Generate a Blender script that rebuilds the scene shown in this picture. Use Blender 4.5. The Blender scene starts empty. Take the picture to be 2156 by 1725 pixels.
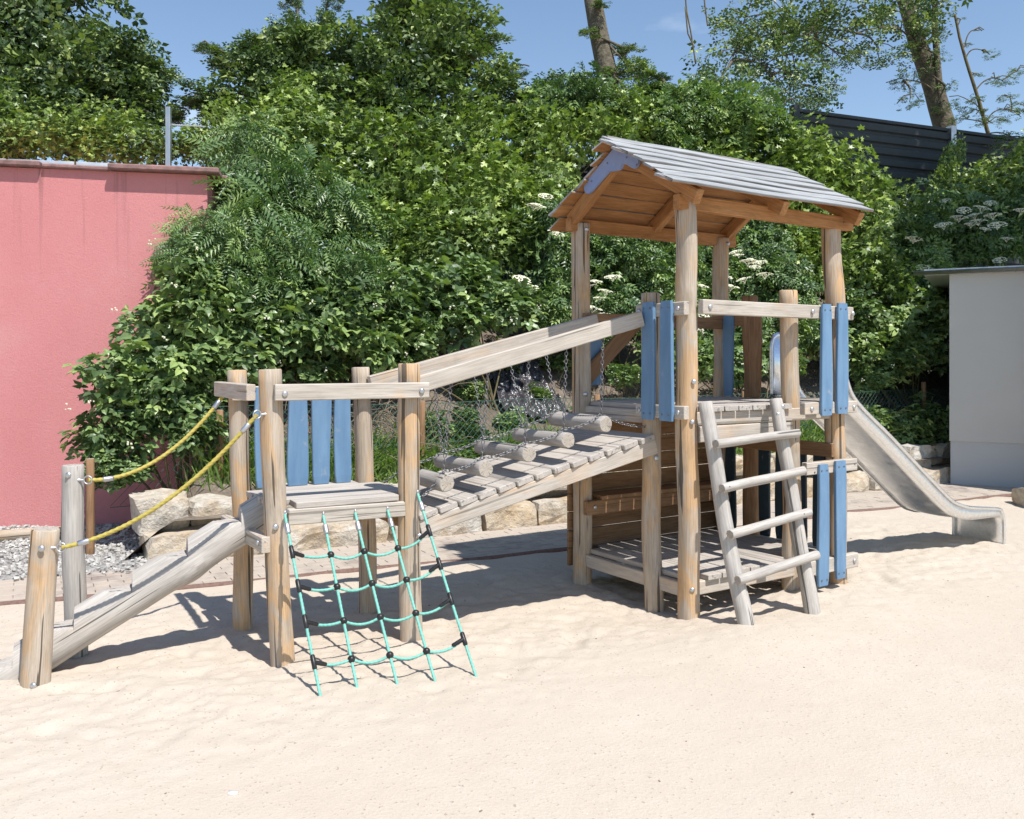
import bpy, math, random
import numpy as np
from mathutils import Vector, Matrix, noise as mnoise

# ------------------------------------------------------------------ camera, sky, sun, exposure
scene = bpy.context.scene
COL = scene.collection
FPX, HOR, CXP, EYE = 1880.0, 760.0, 1078.0, 1.6        # survey constants (2156 px wide plate)
cam_d = bpy.data.cameras.new('camera'); cam = bpy.data.objects.new('camera', cam_d); COL.objects.link(cam)
cam.location = (0, 0, EYE); cam.rotation_euler = (math.radians(90), 0, 0)
cam_d.sensor_width = 36.0; cam_d.lens = FPX / 2156 * 36; cam_d.shift_y = -(862.5 - HOR) / 2156
cam_d.clip_start = 0.05; cam_d.clip_end = 2000
scene.camera = cam

SUN = Vector((0.34, -0.45, 1.0)).normalized()
SUN_EL = math.asin(SUN.z); SUN_ROT = math.atan2(SUN.x, SUN.y)
world = bpy.data.worlds.new('World'); scene.world = world; world.use_nodes = True
wn, wl = world.node_tree.nodes, world.node_tree.links
wn.clear()
w_out = wn.new('ShaderNodeOutputWorld'); w_bg = wn.new('ShaderNodeBackground'); w_sky = wn.new('ShaderNodeTexSky')
w_sky.sky_type = 'NISHITA'; w_sky.sun_disc = False; w_sky.sun_elevation = SUN_EL; w_sky.sun_rotation = SUN_ROT
w_sky.air_density = 1.15; w_sky.dust_density = 0.1; w_sky.ozone_density = 2.0; w_sky.altitude = 300
w_bg.inputs['Strength'].default_value = 0.122
w_tc = wn.new('ShaderNodeTexCoord'); w_map = wn.new('ShaderNodeMapping'); w_map.inputs['Scale'].default_value = (1.6, 1.6, 4.5)
w_map.inputs['Location'].default_value = (0.35, 0.1, 0.0)
w_noise = wn.new('ShaderNodeTexNoise'); w_noise.inputs['Scale'].default_value = 1.5; w_noise.inputs['Detail'].default_value = 7; w_noise.inputs['Roughness'].default_value = 0.5
w_ramp = wn.new('ShaderNodeValToRGB'); w_ramp.color_ramp.elements[0].position = 0.585; w_ramp.color_ramp.elements[1].position = 0.85
w_mix = wn.new('ShaderNodeMix'); w_mix.data_type = 'RGBA'; w_mix.inputs['B'].default_value = (8, 8.5, 9.3, 1)
wl.new(w_tc.outputs['Generated'], w_map.inputs['Vector']); wl.new(w_map.outputs[0], w_noise.inputs['Vector'])
wl.new(w_noise.outputs['Fac'], w_ramp.inputs['Fac']); wl.new(w_ramp.outputs['Color'], w_mix.inputs['Factor'])
wl.new(w_sky.outputs[0], w_mix.inputs['A']); wl.new(w_mix.outputs['Result'], w_bg.inputs['Color']); wl.new(w_bg.outputs[0], w_out.inputs['Surface'])

sun_d = bpy.data.lights.new('sun', 'SUN'); sun_d.energy = 4.8; sun_d.angle = math.radians(0.55); sun_d.color = (1.0, 0.96, 0.91)
sun = bpy.data.objects.new('sun', sun_d); COL.objects.link(sun); sun.location = (6, -8, 20)
sun.rotation_euler = SUN.to_track_quat('Z', 'Y').to_euler()

vs = scene.view_settings
vs.view_transform = 'Standard'; vs.look = 'None'; vs.exposure = 0.40; vs.gamma = 1.0; vs.use_curve_mapping = False

rng = random.Random(7); nr = np.random.default_rng(11)
PI = math.pi
def V(*a): return Vector(a)
def at(px, py, Y):                                       # world point seen at plate position, at distance Y
    return V((px - CXP) * Y / FPX, Y, EYE + (HOR - py) * Y / FPX)

# ------------------------------------------------------------------ object helpers
WM = {}
def link(o): COL.objects.link(o); return o
def tag(o, label=None, cat=None, group=None, kind=None):
    if label: o['label'] = label
    if cat: o['category'] = cat
    if group: o['group'] = group
    if kind: o['kind'] = kind
    return o
def thing(name, label, cat, loc, group=None):
    o = bpy.data.objects.new(name, None); link(o); o.empty_display_size = 0.2
    o.location = loc; WM[o.name] = Matrix.Translation(Vector(loc))
    return tag(o, label, cat, group)
def put(name, me, parent=None, M=None, mat=None):
    """link mesh me as an object with world matrix M under parent"""
    if mat is not None and len(me.materials) == 0:
        me.materials.append(mat)
    o = bpy.data.objects.new(name, me); link(o)
    M = M.copy() if M is not None else Matrix.Identity(4)
    WM[o.name] = M
    if parent is not None:
        o.parent = parent; o.matrix_local = WM[parent.name].inverted() @ M
    else:
        o.matrix_world = M
    return o
def frame(origin, x, up=(0, 0, 1)):
    x = Vector(x).normalized(); up = Vector(up)
    z = up - x * up.dot(x)
    if z.length < 1e-4:
        up = V(0, 1, 0); z = up - x * up.dot(x)
    z.normalize(); y = z.cross(x)
    M = Matrix((x, y, z)).transposed().to_4x4(); M.translation = Vector(origin)
    return M
def mesh_np(name, verts, faces, smooth=False, mats=None, midx=None, attr=None):
    """verts (n,3); faces: (m,k) int array or list of such arrays"""
    if not isinstance(faces, list): faces = [faces]
    me = bpy.data.meshes.new(name)
    verts = np.asarray(verts, dtype=np.float32)
    me.vertices.add(len(verts)); me.vertices.foreach_set('co', verts.ravel())
    loops = np.concatenate([np.asarray(f, dtype=np.int32).ravel() for f in faces])
    tot = np.concatenate([np.full(len(f), np.asarray(f).shape[1], dtype=np.int32) for f in faces])
    start = np.concatenate([[0], np.cumsum(tot)[:-1]]).astype(np.int32)
    me.loops.add(len(loops)); me.loops.foreach_set('vertex_index', loops)
    me.polygons.add(len(tot)); me.polygons.foreach_set('loop_start', start); me.polygons.foreach_set('loop_total', tot)
    if mats:
        for m in mats: me.materials.append(m)
    if midx is not None: me.polygons.foreach_set('material_index', np.asarray(midx, dtype=np.int32))
    me.polygons.foreach_set('use_smooth', np.full(len(tot), smooth, dtype=bool))
    if attr is not None:
        a = me.attributes.new('vary', 'FLOAT', 'POINT'); a.data.foreach_set('value', np.asarray(attr, dtype=np.float32))
    me.update(calc_edges=True); me.validate()
    return me
def loft(sections, closed_caps=True):
    """sections (S,N,3) rings -> verts, quad faces, cap rings"""
    s = np.asarray(sections, dtype=np.float64); S, N, _ = s.shape
    i = np.arange(S - 1)[:, None] * N; j = np.arange(N)[None, :]; k = (j + 1) % N
    q = np.stack([i + j, i + k, i + N + k, i + N + j], axis=-1).reshape(-1, 4)
    return s.reshape(-1, 3), q
def loft_mesh(name, sections, smooth=True, mats=None, cap_mat=0, caps=True):
    s = np.asarray(sections); S, N, _ = s.shape
    v, q = loft(s); faces = [q]; midx = [np.zeros(len(q), int)]
    if caps:
        c0 = s[0].mean(0); c1 = s[-1].mean(0); b = len(v); v = np.vstack([v, c0, c1])
        j = np.arange(N); k = (j + 1) % N
        t0 = np.stack([np.full(N, b), k, j], 1); e = (S - 1) * N
        t1 = np.stack([np.full(N, b + 1), e + j, e + k], 1)
        faces += [t0, t1]; midx += [np.full(N, cap_mat), np.full(N, cap_mat)]
    me = mesh_np(name, v, faces, smooth, mats, np.concatenate(midx))
    if smooth and caps:
        fl = np.concatenate([np.ones(len(q), bool), np.zeros(2 * N, bool)]); me.polygons.foreach_set('use_smooth', fl)
        me.update()
    return me
def beam_sections(L, w, h, c=0.005, n=2, bow=0.0):
    c = min(c, w * .3, h * .3)
    def ring(x, k):
        a, b = w / 2 - k, h / 2 - k; d = max(c - k, .0008)
        return [(x, a, -b + d), (x, a, b - d), (x, a - d, b), (x, -a + d, b), (x, -a, b - d), (x, -a, -b + d), (x, -a + d, -b), (x, a - d, -b)]
    xs = [0, c * .6] + [L * (i + 1) / (n + 1) for i in range(n)] + [L - c * .6, L]
    ks = [c * .6, 0] + [0] * n + [0, c * .6]
    sec = np.array([ring(x, k) for x, k in zip(xs, ks)])
    if bow:
        sec[:, :, 2] += (bow * np.sin(np.array(xs) / L * PI))[:, None]
    return sec
def tube_points(path, r, n=6, twist=None, lobes=0, lobe_amp=0.0):
    p = np.asarray(path, float); S = len(p)
    t = np.gradient(p, axis=0); t /= np.linalg.norm(t, axis=1)[:, None]
    ref = min((np.array([0, 0, 1.0]), np.array([1.0, .13, 0]), np.array([-.13, 1.0, 0]), np.array([.6, -.8, .05]), np.array([-.835, .55, 0.0]), np.array([-.55, .835, 0.0])), key=lambda q: np.abs(t @ (q / np.linalg.norm(q))).max())
    a = np.cross(t, ref); a /= np.linalg.norm(a, axis=1)[:, None]; b = np.cross(t, a)
    ph = np.linspace(0, 2 * PI, n, endpoint=False)[None, :]
    rr = np.broadcast_to(np.asarray(r, float).reshape(-1, 1), (S, n)) if np.ndim(r) else np.full((S, n), r)
    if lobes:
        s = np.concatenate([[0], np.cumsum(np.linalg.norm(np.diff(p, axis=0), axis=1))])[:, None]
        rr = rr * (1 + lobe_amp * np.cos(lobes * (ph - twist * s)))
    return p[:, None, :] + a[:, None, :] * (np.cos(ph) * rr)[:, :, None] + b[:, None, :] * (np.sin(ph) * rr)[:, :, None]
def merge(parts):
    """list of (verts, quads/tris array) -> verts, list of face arrays"""
    vs_, f3, f4, o = [], [], [], 0
    for v, fs in parts:
        vs_.append(v)
        for f in (fs if isinstance(fs, list) else [fs]):
            f = np.asarray(f)
            (f4 if f.shape[1] == 4 else f3).append(f + o)
        o += len(v)
    out = []
    if f4: out.append(np.vstack(f4))
    if f3: out.append(np.vstack(f3))
    return np.vstack(vs_), out
def vnoise(x, y, seed=0):
    """smooth 2-D value noise, arrays in, -1..1"""
    r = np.random.default_rng(seed).uniform(-1, 1, (256, 256))
    xi = np.floor(x).astype(int); yi = np.floor(y).astype(int); fx = x - xi; fy = y - yi
    fx = fx * fx * (3 - 2 * fx); fy = fy * fy * (3 - 2 * fy)
    g = lambda i, j: r[i % 256, j % 256]
    return (g(xi, yi) * (1 - fx) + g(xi + 1, yi) * fx) * (1 - fy) + (g(xi, yi + 1) * (1 - fx) + g(xi + 1, yi + 1) * fx) * fy

# ------------------------------------------------------------------ materials
class NT:
    def __init__(s, name):
        s.m = bpy.data.materials.new(name); s.m.use_nodes = True
        s.n, s.l = s.m.node_tree.nodes, s.m.node_tree.links
        s.b = s.n['Principled BSDF']; s.tc = None
    def new(s, t, **k):
        x = s.n.new(t)
        for a, v in k.items():
            if hasattr(x, a): setattr(x, a, v)
            else: x.inputs[a.replace('_', ' ')].default_value = v
        return x
    def coord(s, scale=(1, 1, 1), kind='Object', rand=True):
        if s.tc is None: s.tc = s.new('ShaderNodeTexCoord')
        mp = s.new('ShaderNodeMapping'); mp.inputs['Scale'].default_value = scale
        s.l.new(s.tc.outputs[kind], mp.inputs['Vector'])
        if rand:
            oi = s.new('ShaderNodeObjectInfo'); mu = s.new('ShaderNodeMath', operation='MULTIPLY'); mu.inputs[1].default_value = 37.0
            s.l.new(oi.outputs['Random'], mu.inputs[0]); s.l.new(mu.outputs[0], mp.inputs['Location'])
        return mp.outputs[0]
    def noise(s, vec, scale=1.0, detail=3.0, rough=0.5, dist=0.0):
        x = s.new('ShaderNodeTexNoise', Scale=scale, Detail=detail, Roughness=rough, Distortion=dist); s.l.new(vec, x.inputs['Vector']); return x.outputs['Fac']
    def ramp(s, fac, stops):
        r = s.new('ShaderNodeValToRGB'); e = r.color_ramp.elements
        while len(e) < len(stops): e.new(0.5)
        for el, (p, c) in zip(e, stops):
            el.position = p; el.color = (c, c, c, 1) if not isinstance(c, tuple) else (*c, 1)
        s.l.new(fac, r.inputs['Fac']); return r.outputs['Color']
    def mix(s, fac, a, b, blend='MIX'):
        x = s.new('ShaderNodeMix', data_type='RGBA'); x.blend_type = blend
        for sock, v in (('Factor', fac), ('A', a), ('B', b)):
            if isinstance(v, (int, float)): x.inputs[sock].default_value = v
            elif isinstance(v, tuple): x.inputs[sock].default_value = (*v, 1)
            else: s.l.new(v, x.inputs[sock])
        return x.outputs['Result']
    def math(s, op, a, b=0.0):
        x = s.new('ShaderNodeMath', operation=op)
        for i, v in enumerate((a, b)):
            if isinstance(v, (int, float)): x.inputs[i].default_value = v
            else: s.l.new(v, x.inputs[i])
        return x.outputs[0]
    def bump(s, h, dist=0.01, strength=0.6, prev=None):
        x = s.new('ShaderNodeBump', Strength=strength, Distance=dist); s.l.new(h, x.inputs['Height'])
        if prev is not None: s.l.new(prev, x.inputs['Normal'])
        return x.outputs[0]
    def set(s, color=None, rough=None, normal=None, **k):
        for key, v in (('Base Color', color), ('Roughness', rough), ('Normal', normal)):
            if v is None: continue
            if isinstance(v, tuple): s.b.inputs[key].default_value = (*v, 1)
            elif isinstance(v, (int, float)): s.b.inputs[key].default_value = v
            else: s.l.new(v, s.b.inputs[key])
        for key, v in k.items(): s.b.inputs[key.replace('_', ' ')].default_value = v
        return s.m

def wood(name, base, dark, warm, warm_lo=0.5, warm_hi=0.68, crack=0.55, rough=0.8):
    t = NT(name)
    streak = t.noise(t.coord((2.6, 17, 17)), 1, 5, .65, .6)
    fine = t.noise(t.coord((5, 170, 170)), 1, 3, .6)
    patch = t.noise(t.coord((1.9, 6, 6)), 1, 4, .65, .8)
    blot = t.noise(t.coord((6, 9, 9)), 1, 4, .6)
    ck = t.noise(t.coord((.7, 38, 38)), 1, 2, .4)
    c = t.mix(t.ramp(streak, [(0.3, 0), (0.72, 1)]), dark, base)
    c = t.mix(t.math('MULTIPLY', t.ramp(patch, [(warm_lo, 0), (warm_hi, 1)]), .75), c, warm)
    c = t.mix(t.math('MULTIPLY', t.ramp(fine, [(0.35, 1), (0.6, 0)]), .38), c, tuple(x * .42 for x in dark))
    c = t.mix(t.math('MULTIPLY', t.ramp(blot, [(0.56, 0), (0.75, 1)]), .3), c, tuple(x * .5 for x in dark))
    crk = t.ramp(ck, [(0.645, 0), (0.665, 1)])
    c = t.mix(t.math('MULTIPLY', crk, crack), c, tuple(x * .15 for x in dark))
    h = t.math('SUBTRACT', t.math('ADD', t.math('MULTIPLY', streak, .5), t.math('MULTIPLY', fine, .25)), crk)
    return t.set(c, rough, t.bump(h, .004, .5), Specular_IOR_Level=.25)

W_POST = wood('post_wood', (.565, .48, .39), (.385, .31, .23), (.60, .36, .165), .46, .60, .85)
W_GREY = wood('grey_wood', (.55, .515, .47), (.38, .35, .315), (.50, .42, .33), .55, .78, .8)
W_BEAM = wood('beam_wood', (.59, .53, .46), (.43, .38, .32), (.60, .41, .25), .53, .72, .5)
W_DECK = wood('deck_wood', (.55, .51, .46), (.39, .35, .31), (.50, .41, .32), .6, .8, .45)
W_BROWN = wood('brown_wood', (.49, .245, .098), (.32, .15, .055), (.56, .30, .13), .5, .7, .25)
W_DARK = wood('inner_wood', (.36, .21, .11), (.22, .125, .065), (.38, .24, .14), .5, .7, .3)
W_SILVER = wood('roof_wood', (.44, .45, .455), (.27, .28, .285), (.36, .365, .36), .5, .8, .3)

W_LOG = wood('log_wood', (.46, .43, .39), (.30, .275, .25), (.42, .37, .31), .55, .8, .9)
W_BUTT = wood('roof_butt', (.30, .305, .30), (.17, .175, .175), (.26, .25, .24), .5, .8, .4)

def end_grain():
    t = NT('end_grain'); co = t.coord((1, 1, 1), rand=False)
    sep = t.new('ShaderNodeSeparateXYZ'); t.l.new(co, sep.inputs[0])
    y2 = t.math('POWER', sep.outputs['Y'], 2.0); z2 = t.math('POWER', sep.outputs['Z'], 2.0)
    r = t.math('SQRT', t.math('ADD', y2, z2))
    nz = t.noise(t.coord((30, 30, 30)), 1, 2)
    rings = t.math('SINE', t.math('ADD', t.math('MULTIPLY', r, 700.0), t.math('MULTIPLY', nz, 7.0)))
    ang = t.math('ARCTAN2', sep.outputs['Y'], sep.outputs['Z'])
    cmb = t.new('ShaderNodeCombineXYZ'); t.l.new(ang, cmb.inputs[0])
    oi = t.new('ShaderNodeObjectInfo'); t.l.new(oi.outputs['Random'], cmb.inputs[1])
    t.l.new(t.math('MULTIPLY', r, 3.0), cmb.inputs[2])
    cn = t.new('ShaderNodeTexNoise', Scale=2.6, Detail=1.0); t.l.new(cmb.outputs[0], cn.inputs['Vector'])
    crack = t.ramp(cn.outputs['Fac'], [(0.5, 0), (0.512, 1), (0.522, 1), (0.534, 0)])
    c = t.mix(t.ramp(rings, [(0.2, 0), (0.9, 1)]), (.40, .345, .28), (.50, .445, .375))
    c = t.mix(t.ramp(nz, [(.35, 0), (.7, .45)]), c, (.30, .27, .235))
    c = t.mix(t.math('MULTIPLY', crack, .8), c, (.06, .05, .04))
    return t.set(c, .85, t.bump(t.math('SUBTRACT', t.math('MULTIPLY', rings, .1), crack), .004, .5))
W_END = end_grain()

def paint(name, c1, c2, rough=.55):
    t = NT(name); a = t.noise(t.coord((2.5, 14, 14)), 1, 4, .6); b = t.noise(t.coord((30, 90, 90)), 1, 3)
    c = t.mix(t.ramp(a, [(.3, 0), (.75, 1)]), c1, c2)
    sc = t.noise(t.coord((9, 12, 12)), 1, 5, .7)
    c = t.mix(t.math('MULTIPLY', t.ramp(sc, [(.60, 0), (.70, 1)]), .42), c, (.36, .38, .40))
    return t.set(c, rough, t.bump(t.math('ADD', a, t.math('MULTIPLY', b, .4)), .0025, .45), Specular_IOR_Level=.35)
BLUE = paint('blue_paint', (.105, .20, .325), (.16, .275, .41))
TEAL_PAINT = paint('dark_teal_paint', (.02, .04, .055), (.035, .06, .078))  # for blue boards under the tower, their deep shade put into the colour
BLUE_TRIM = paint('pale_blue_paint', (.21, .27, .45), (.25, .31, .48))

def metal(name, col, rough=.35, bump=.0):
    t = NT(name); n = t.noise(t.coord((9, 9, 9)), 1, 4)
    rr = t.ramp(n, [(.3, rough * .8), (.75, rough * 1.35)])
    s2 = t.noise(t.coord((3, 60, 60)), 1, 3)
    c = t.mix(t.ramp(s2, [(.3, 0), (.7, 1)]), tuple(x * .85 for x in col), col)
    return t.set(c, rr, t.bump(n, .002, bump) if bump else None, Metallic=1.0)
STEEL = metal('stainless_steel', (.86, .875, .89), .34, .02)
ZINC = metal('galvanised_steel', (.58, .585, .60), .42)
CHAIN = metal('chain_steel', (.27, .27, .28), .5)

def plain(name, c1, c2, scale=8, rough=.7, bump=.003, det=4, spec=.4):
    t = NT(name); n = t.noise(t.coord((scale,) * 3), 1, det, .6)
    return t.set(t.mix(t.ramp(n, [(.3, 0), (.72, 1)]), c1, c2), rough, t.bump(n, bump, .6), Specular_IOR_Level=spec)
YELLOW = plain('yellow_rope', (.36, .28, .05), (.48, .40, .10), 60, .7)
TEAL = plain('teal_rope', (.13, .39, .32), (.20, .49, .41), 60, .65)
BLACK = plain('black_plastic', (.012, .012, .013), (.025, .024, .024), 30, .38)
BARK = plain('bark', (.07, .06, .043), (.19, .165, .115), 11, .95, .09, 7)
TWIG = plain('dry_twig', (.17, .125, .085), (.34, .27, .19), 9, .9)
STEM = plain('stem', (.09, .085, .035), (.17, .13, .07), 9, .8)
CURB = plain('edging_rubber', (.13, .075, .06), (.21, .135, .11), 40, .85)

def sand_mat():
    t = NT('sand'); k = 'Object'
    big = t.noise(t.coord((.7, .7, .7), k, False), 1, 4, .55); mid = t.noise(t.coord((5, 5, 5), k, False), 1, 4, .6)
    grain = t.noise(t.coord((190, 190, 190), k, False), 1, 2, .6); speck = t.noise(t.coord((58, 58, 58), k, False), 1, 2, .5)
    c = t.mix(t.ramp(big, [(.3, 0), (.7, 1)]), (.497, .434, .355), (.527, .47, .395))
    c = t.mix(t.ramp(mid, [(.3, .55), (.7, 0)]), c, (.475, .412, .338))
    c = t.mix(t.math('MULTIPLY', t.ramp(grain, [(.35, 1), (.6, 0)]), .25), c, (.40, .31, .23))
    c = t.mix(t.math('MULTIPLY', t.ramp(speck, [(.655, 0), (.70, 1)]), .6), c, (.24, .185, .14))
    c = t.mix(t.math('MULTIPLY', t.ramp(speck, [(.22, 1), (.27, 0)]), .6), c, (.75, .69, .60))
    h = t.math('ADD', t.math('MULTIPLY', mid, .45), t.math('ADD', t.math('MULTIPLY', grain, .3), t.math('MULTIPLY', speck, .5)))
    return t.set(c, .95, t.bump(h, .012, .55), Specular_IOR_Level=.15)
SAND = sand_mat()

def leaf_mat(name, dark, light, young, transl=.14, rough=.4):
    t = NT(name)
    at_ = t.new('ShaderNodeAttribute'); at_.attribute_name = 'vary'
    nz = t.noise(t.coord((3, 3, 3), 'Object'), 1, 2)
    v = t.math('ADD', t.math('MULTIPLY', at_.outputs['Fac'], .75), t.math('MULTIPLY', nz, .35))
    oi = t.new('ShaderNodeObjectInfo'); v = t.math('ADD', v, t.math('MULTIPLY', t.math('SUBTRACT', oi.outputs['Random'], .5), .3))
    c = t.ramp(v, [(.12, dark), (.6, light), (.95, young)])
    t.set(c, rough, None, Specular_IOR_Level=.45)
    tr = t.new('ShaderNodeBsdfTranslucent'); mx = t.new('ShaderNodeMixShader'); mx.inputs[0].default_value = transl
    br = t.mix(1.0, c, (1.5, 1.9, .5), 'MULTIPLY'); t.l.new(br, tr.inputs['Color'])
    out = t.n['Material Output']
    t.l.new(t.b.outputs[0], mx.inputs[1]); t.l.new(tr.outputs[0], mx.inputs[2]); t.l.new(mx.outputs[0], out.inputs['Surface'])
    return t.m
L_BRAMBLE = leaf_mat('bramble_leaf', (.065, .108, .042), (.18, .265, .092), (.33, .42, .14))
L_MAPLE = leaf_mat('maple_leaf', (.065, .105, .03), (.195, .28, .066), (.39, .47, .12))
L_SUMAC = leaf_mat('sumac_leaf', (.06, .115, .044), (.15, .24, .085), (.27, .36, .12))
L_ELDER = leaf_mat('elder_leaf', (.05, .095, .034), (.145, .23, .073), (.27, .36, .11))
L_TREE = leaf_mat('tree_leaf', (.045, .08, .034), (.115, .175, .055), (.30, .37, .11))
L_GRASS = leaf_mat('grass_blade', (.07, .13, .03), (.14, .225, .05), (.24, .32, .09), .25, .55)
FLOWER = plain('cream_flower', (.62, .60, .40), (.78, .76, .60), 30, .8)
# ------------------------------------------------------------------ timber helpers
def log_mesh(name, L, r0, r1, seed, mats, wob=.008, n=16, step=.07, dome=.0, knot=.05):
    R = random.Random(seed); S = max(6, int(L / step)); ph = np.linspace(0, 2 * PI, n, endpoint=False)
    xs = np.linspace(0, L, S); o = R.uniform(0, 50); secs = []
    lob = [(R.uniform(.015, .04), k, R.uniform(0, 6)) for k in (2, 3, 5)]
    for i, x in enumerate(xs):
        t = x / L; r = r0 + (r1 - r0) * t
        cy = wob * mnoise.noise(V(x * 1.7, o, 0)) * 1.6; cz = wob * mnoise.noise(V(x * 1.7, o, 9)) * 1.6
        rr = np.array([r * (1 + knot * mnoise.noise(V(x * 2.3, math.cos(p) * .8 + o, math.sin(p) * .8)) + .02 * mnoise.noise(V(x * 9, math.cos(p) * 2 + o, math.sin(p) * 2))) for p in ph])
        for a, k, f in lob: rr = rr * (1 + a * np.cos(k * ph + f))
        if o % 1 < .8: rr = rr * (1 - .10 * np.exp(-((np.mod(ph - o + PI, 2 * PI) - PI) / .09) ** 2))   # drying crack groove
        secs.append(np.stack([np.full(n, x), cy + np.cos(ph) * rr, cz + np.sin(ph) * rr], 1))
    def inset(s, k, dx): c = s.mean(0); q = c + (s - c) * k; q[:, 0] += dx; return q
    b = min(r0, r1) * .09
    secs = [inset(secs[0], .9, 0)] + [secs[0] + [b, 0, 0]] + secs[1:-1] + [secs[-1] - [b, 0, 0]] + [inset(secs[-1], .9, 0)]
    return loft_mesh(name, secs, True, mats, 1)
def log_part(parent, name, p0, p1, r0, r1, seed, mat=None, wob=.008, **k):
    p0, p1 = Vector(p0), Vector(p1)
    me = log_mesh(name, (p1 - p0).length, r0, r1, seed, [mat or W_POST, W_END], wob, **k)
    return put(name, me, parent, frame(p0, p1 - p0, (0, 1, 0.2) if abs((p1 - p0).normalized().z) > .8 else (0, 0, 1)))
def beam(parent, name, p0, p1, w, h, mat=None, up=(0, 0, 1), c=.005, bow=0.0):
    p0, p1 = Vector(p0), Vector(p1)
    me = loft_mesh(name, beam_sections((p1 - p0).length, w, h, c, 3, bow), False, [mat or W_BEAM])
    return put(name, me, parent, frame(p0, p1 - p0, up))
def wavy_board(parent, name, base, L, width, thick, normal, mat, seed, up=(0, 0, 1), amp=.006):
    """board standing on base, length along up, face along normal, sawn with wavy edges"""
    R = random.Random(seed); S = 14; pl, pr = R.uniform(0, 6), R.uniform(0, 6); fl, fr = R.uniform(.4, .9), R.uniform(.4, .9); secs = []
    c = .004
    for i in range(S):
        t = i / (S - 1); x = L * t
        a = width / 2 + amp * math.sin(pl + fl * t * 5); b = -width / 2 + amp * math.sin(pr + fr * t * 5)
        e = .006 if i in (0, S - 1) else 0
        a -= e; b += e; h = thick / 2 - (c * .6 if e else 0)
        secs.append([(x, a, -h + c), (x, a, h - c), (x, a - c, h), (x, b + c, h), (x, b, h - c), (x, b, -h + c), (x, b + c, -h), (x, a - c, -h)])
    me = loft_mesh(name, secs, False, [mat]); o = put(name, me, parent, frame(base, up, normal))
    return o
def dome_mesh(r, h):
    n = 10; secs = []
    for k, (rr, zz) in enumerate(((1.0, 0), (1.0, .25), (.88, .6), (.6, .88), (.25, 1.0))):
        ph = np.linspace(0, 2 * PI, n, endpoint=False); secs.append(np.stack([np.cos(ph) * r * rr, np.sin(ph) * r * rr, np.full(n, h * zz)], 1))
    return loft_mesh('bolt', secs, True, [ZINC])
BOLT = dome_mesh(.0165, .011); SMALL = dome_mesh(.0065, .003)
SCREW = metal('dull_screw', (.22, .21, .20), .5); SMALL.materials.clear(); SMALL.materials.append(SCREW)
def bolt(parent, pos, normal, big=True):
    z = Vector(normal).normalized(); q = z.to_track_quat('Z', 'Y'); M = q.to_matrix().to_4x4(); M.translation = Vector(pos)
    return put('bolt' if big else 'screw', BOLT if big else SMALL, parent, M)
def eye_bolt(parent, pos, dirn, r=.022):
    """ring on a short shank standing out of a timber"""
    d = Vector(dirn).normalized(); ph = np.linspace(0, 2 * PI, 15)
    side = d.cross(V(0, 0, 1)).normalized(); up = side.cross(d)
    path = [(d * (.028 + r) + d * (-math.cos(p)) * r + up * math.sin(p) * r)[:] for p in ph]
    a = loft(tube_points(path, .0045, 6)); b = loft(tube_points([(0, 0, 0), (d * .012)[:], (d * .03)[:]], [.011, .007, .005], 6))
    v, f = merge([a, b]); return put('eye_bolt', mesh_np('eye_bolt', v, f, True, [ZINC]), parent, Matrix.Translation(Vector(pos)))
def rope_mesh(name, path, r, mat, twist=70.0):
    return loft_mesh(name, tube_points(path, r, 12, twist, 3, .13), True, [mat])
def resample(pts, step):
    p = np.asarray([Vector(q)[:] for q in pts], float); s = np.concatenate([[0], np.cumsum(np.linalg.norm(np.diff(p, axis=0), axis=1))])
    k = np.arange(0, s[-1], step); k = np.append(k, s[-1]); return np.stack([np.interp(k, s, p[:, i]) for i in range(3)], 1)
def sag(p0, p1, drop, n=40, skew=1.0):
    p0, p1 = Vector(p0), Vector(p1); out = []
    for i in range(n + 1):
        t = i / n; q = p0.lerp(p1, t); q.z -= drop * 4 * t * (1 - t) * (1 + (skew - 1) * (1 - 2 * t)); out.append(q[:])
    return out
def link_template(l=.029, w=.017, r=.0029):
    pts = []
    for a in np.linspace(-PI / 2, PI / 2, 4): pts.append((l / 2 - w / 2 + math.cos(a) * w / 2, math.sin(a) * w / 2, 0))
    for a in np.linspace(PI / 2, 3 * PI / 2, 4): pts.append((-l / 2 + w / 2 + math.cos(a) * w / 2, math.sin(a) * w / 2, 0))
    p = np.array(pts); S = len(p); t = np.roll(p, -1, 0) - np.roll(p, 1, 0); t /= np.linalg.norm(t, axis=1)[:, None]
    nrm = np.cross(t, [0, 0, 1.0]); ph = np.linspace(0, 2 * PI, 4, endpoint=False)
    ring = p[:, None] + nrm[:, None] * (np.cos(ph) * r)[None, :, None] + np.array([0, 0, 1.0]) * (np.sin(ph) * r)[None, :, None]
    i = np.arange(S)[:, None] * 4; i2 = ((np.arange(S) + 1) % S)[:, None] * 4; j = np.arange(4)[None]; k = (j + 1) % 4
    return ring.reshape(-1, 3), np.stack([i + j, i + k, i2 + k, i2 + j], -1).reshape(-1, 4)
LINK = link_template()
def chain_mesh(name, path):
    p = resample(path, .0235); parts = []
    for i in range(len(p) - 1):
        d = Vector(p[i + 1] - p[i])
        if d.length < 1e-4: continue
        M = frame(p[i], d, (0.3, 1, .2)); M = M @ Matrix.Rotation(PI / 2 * (i % 2) + .35, 4, 'X') @ Matrix.Translation(V(d.length / 2, 0, 0))
        A = np.array(M); parts.append((LINK[0] @ A[:3, :3].T + A[:3, 3], LINK[1]))
    v, f = merge(parts); return mesh_np(name, v, f, True, [CHAIN])

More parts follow.
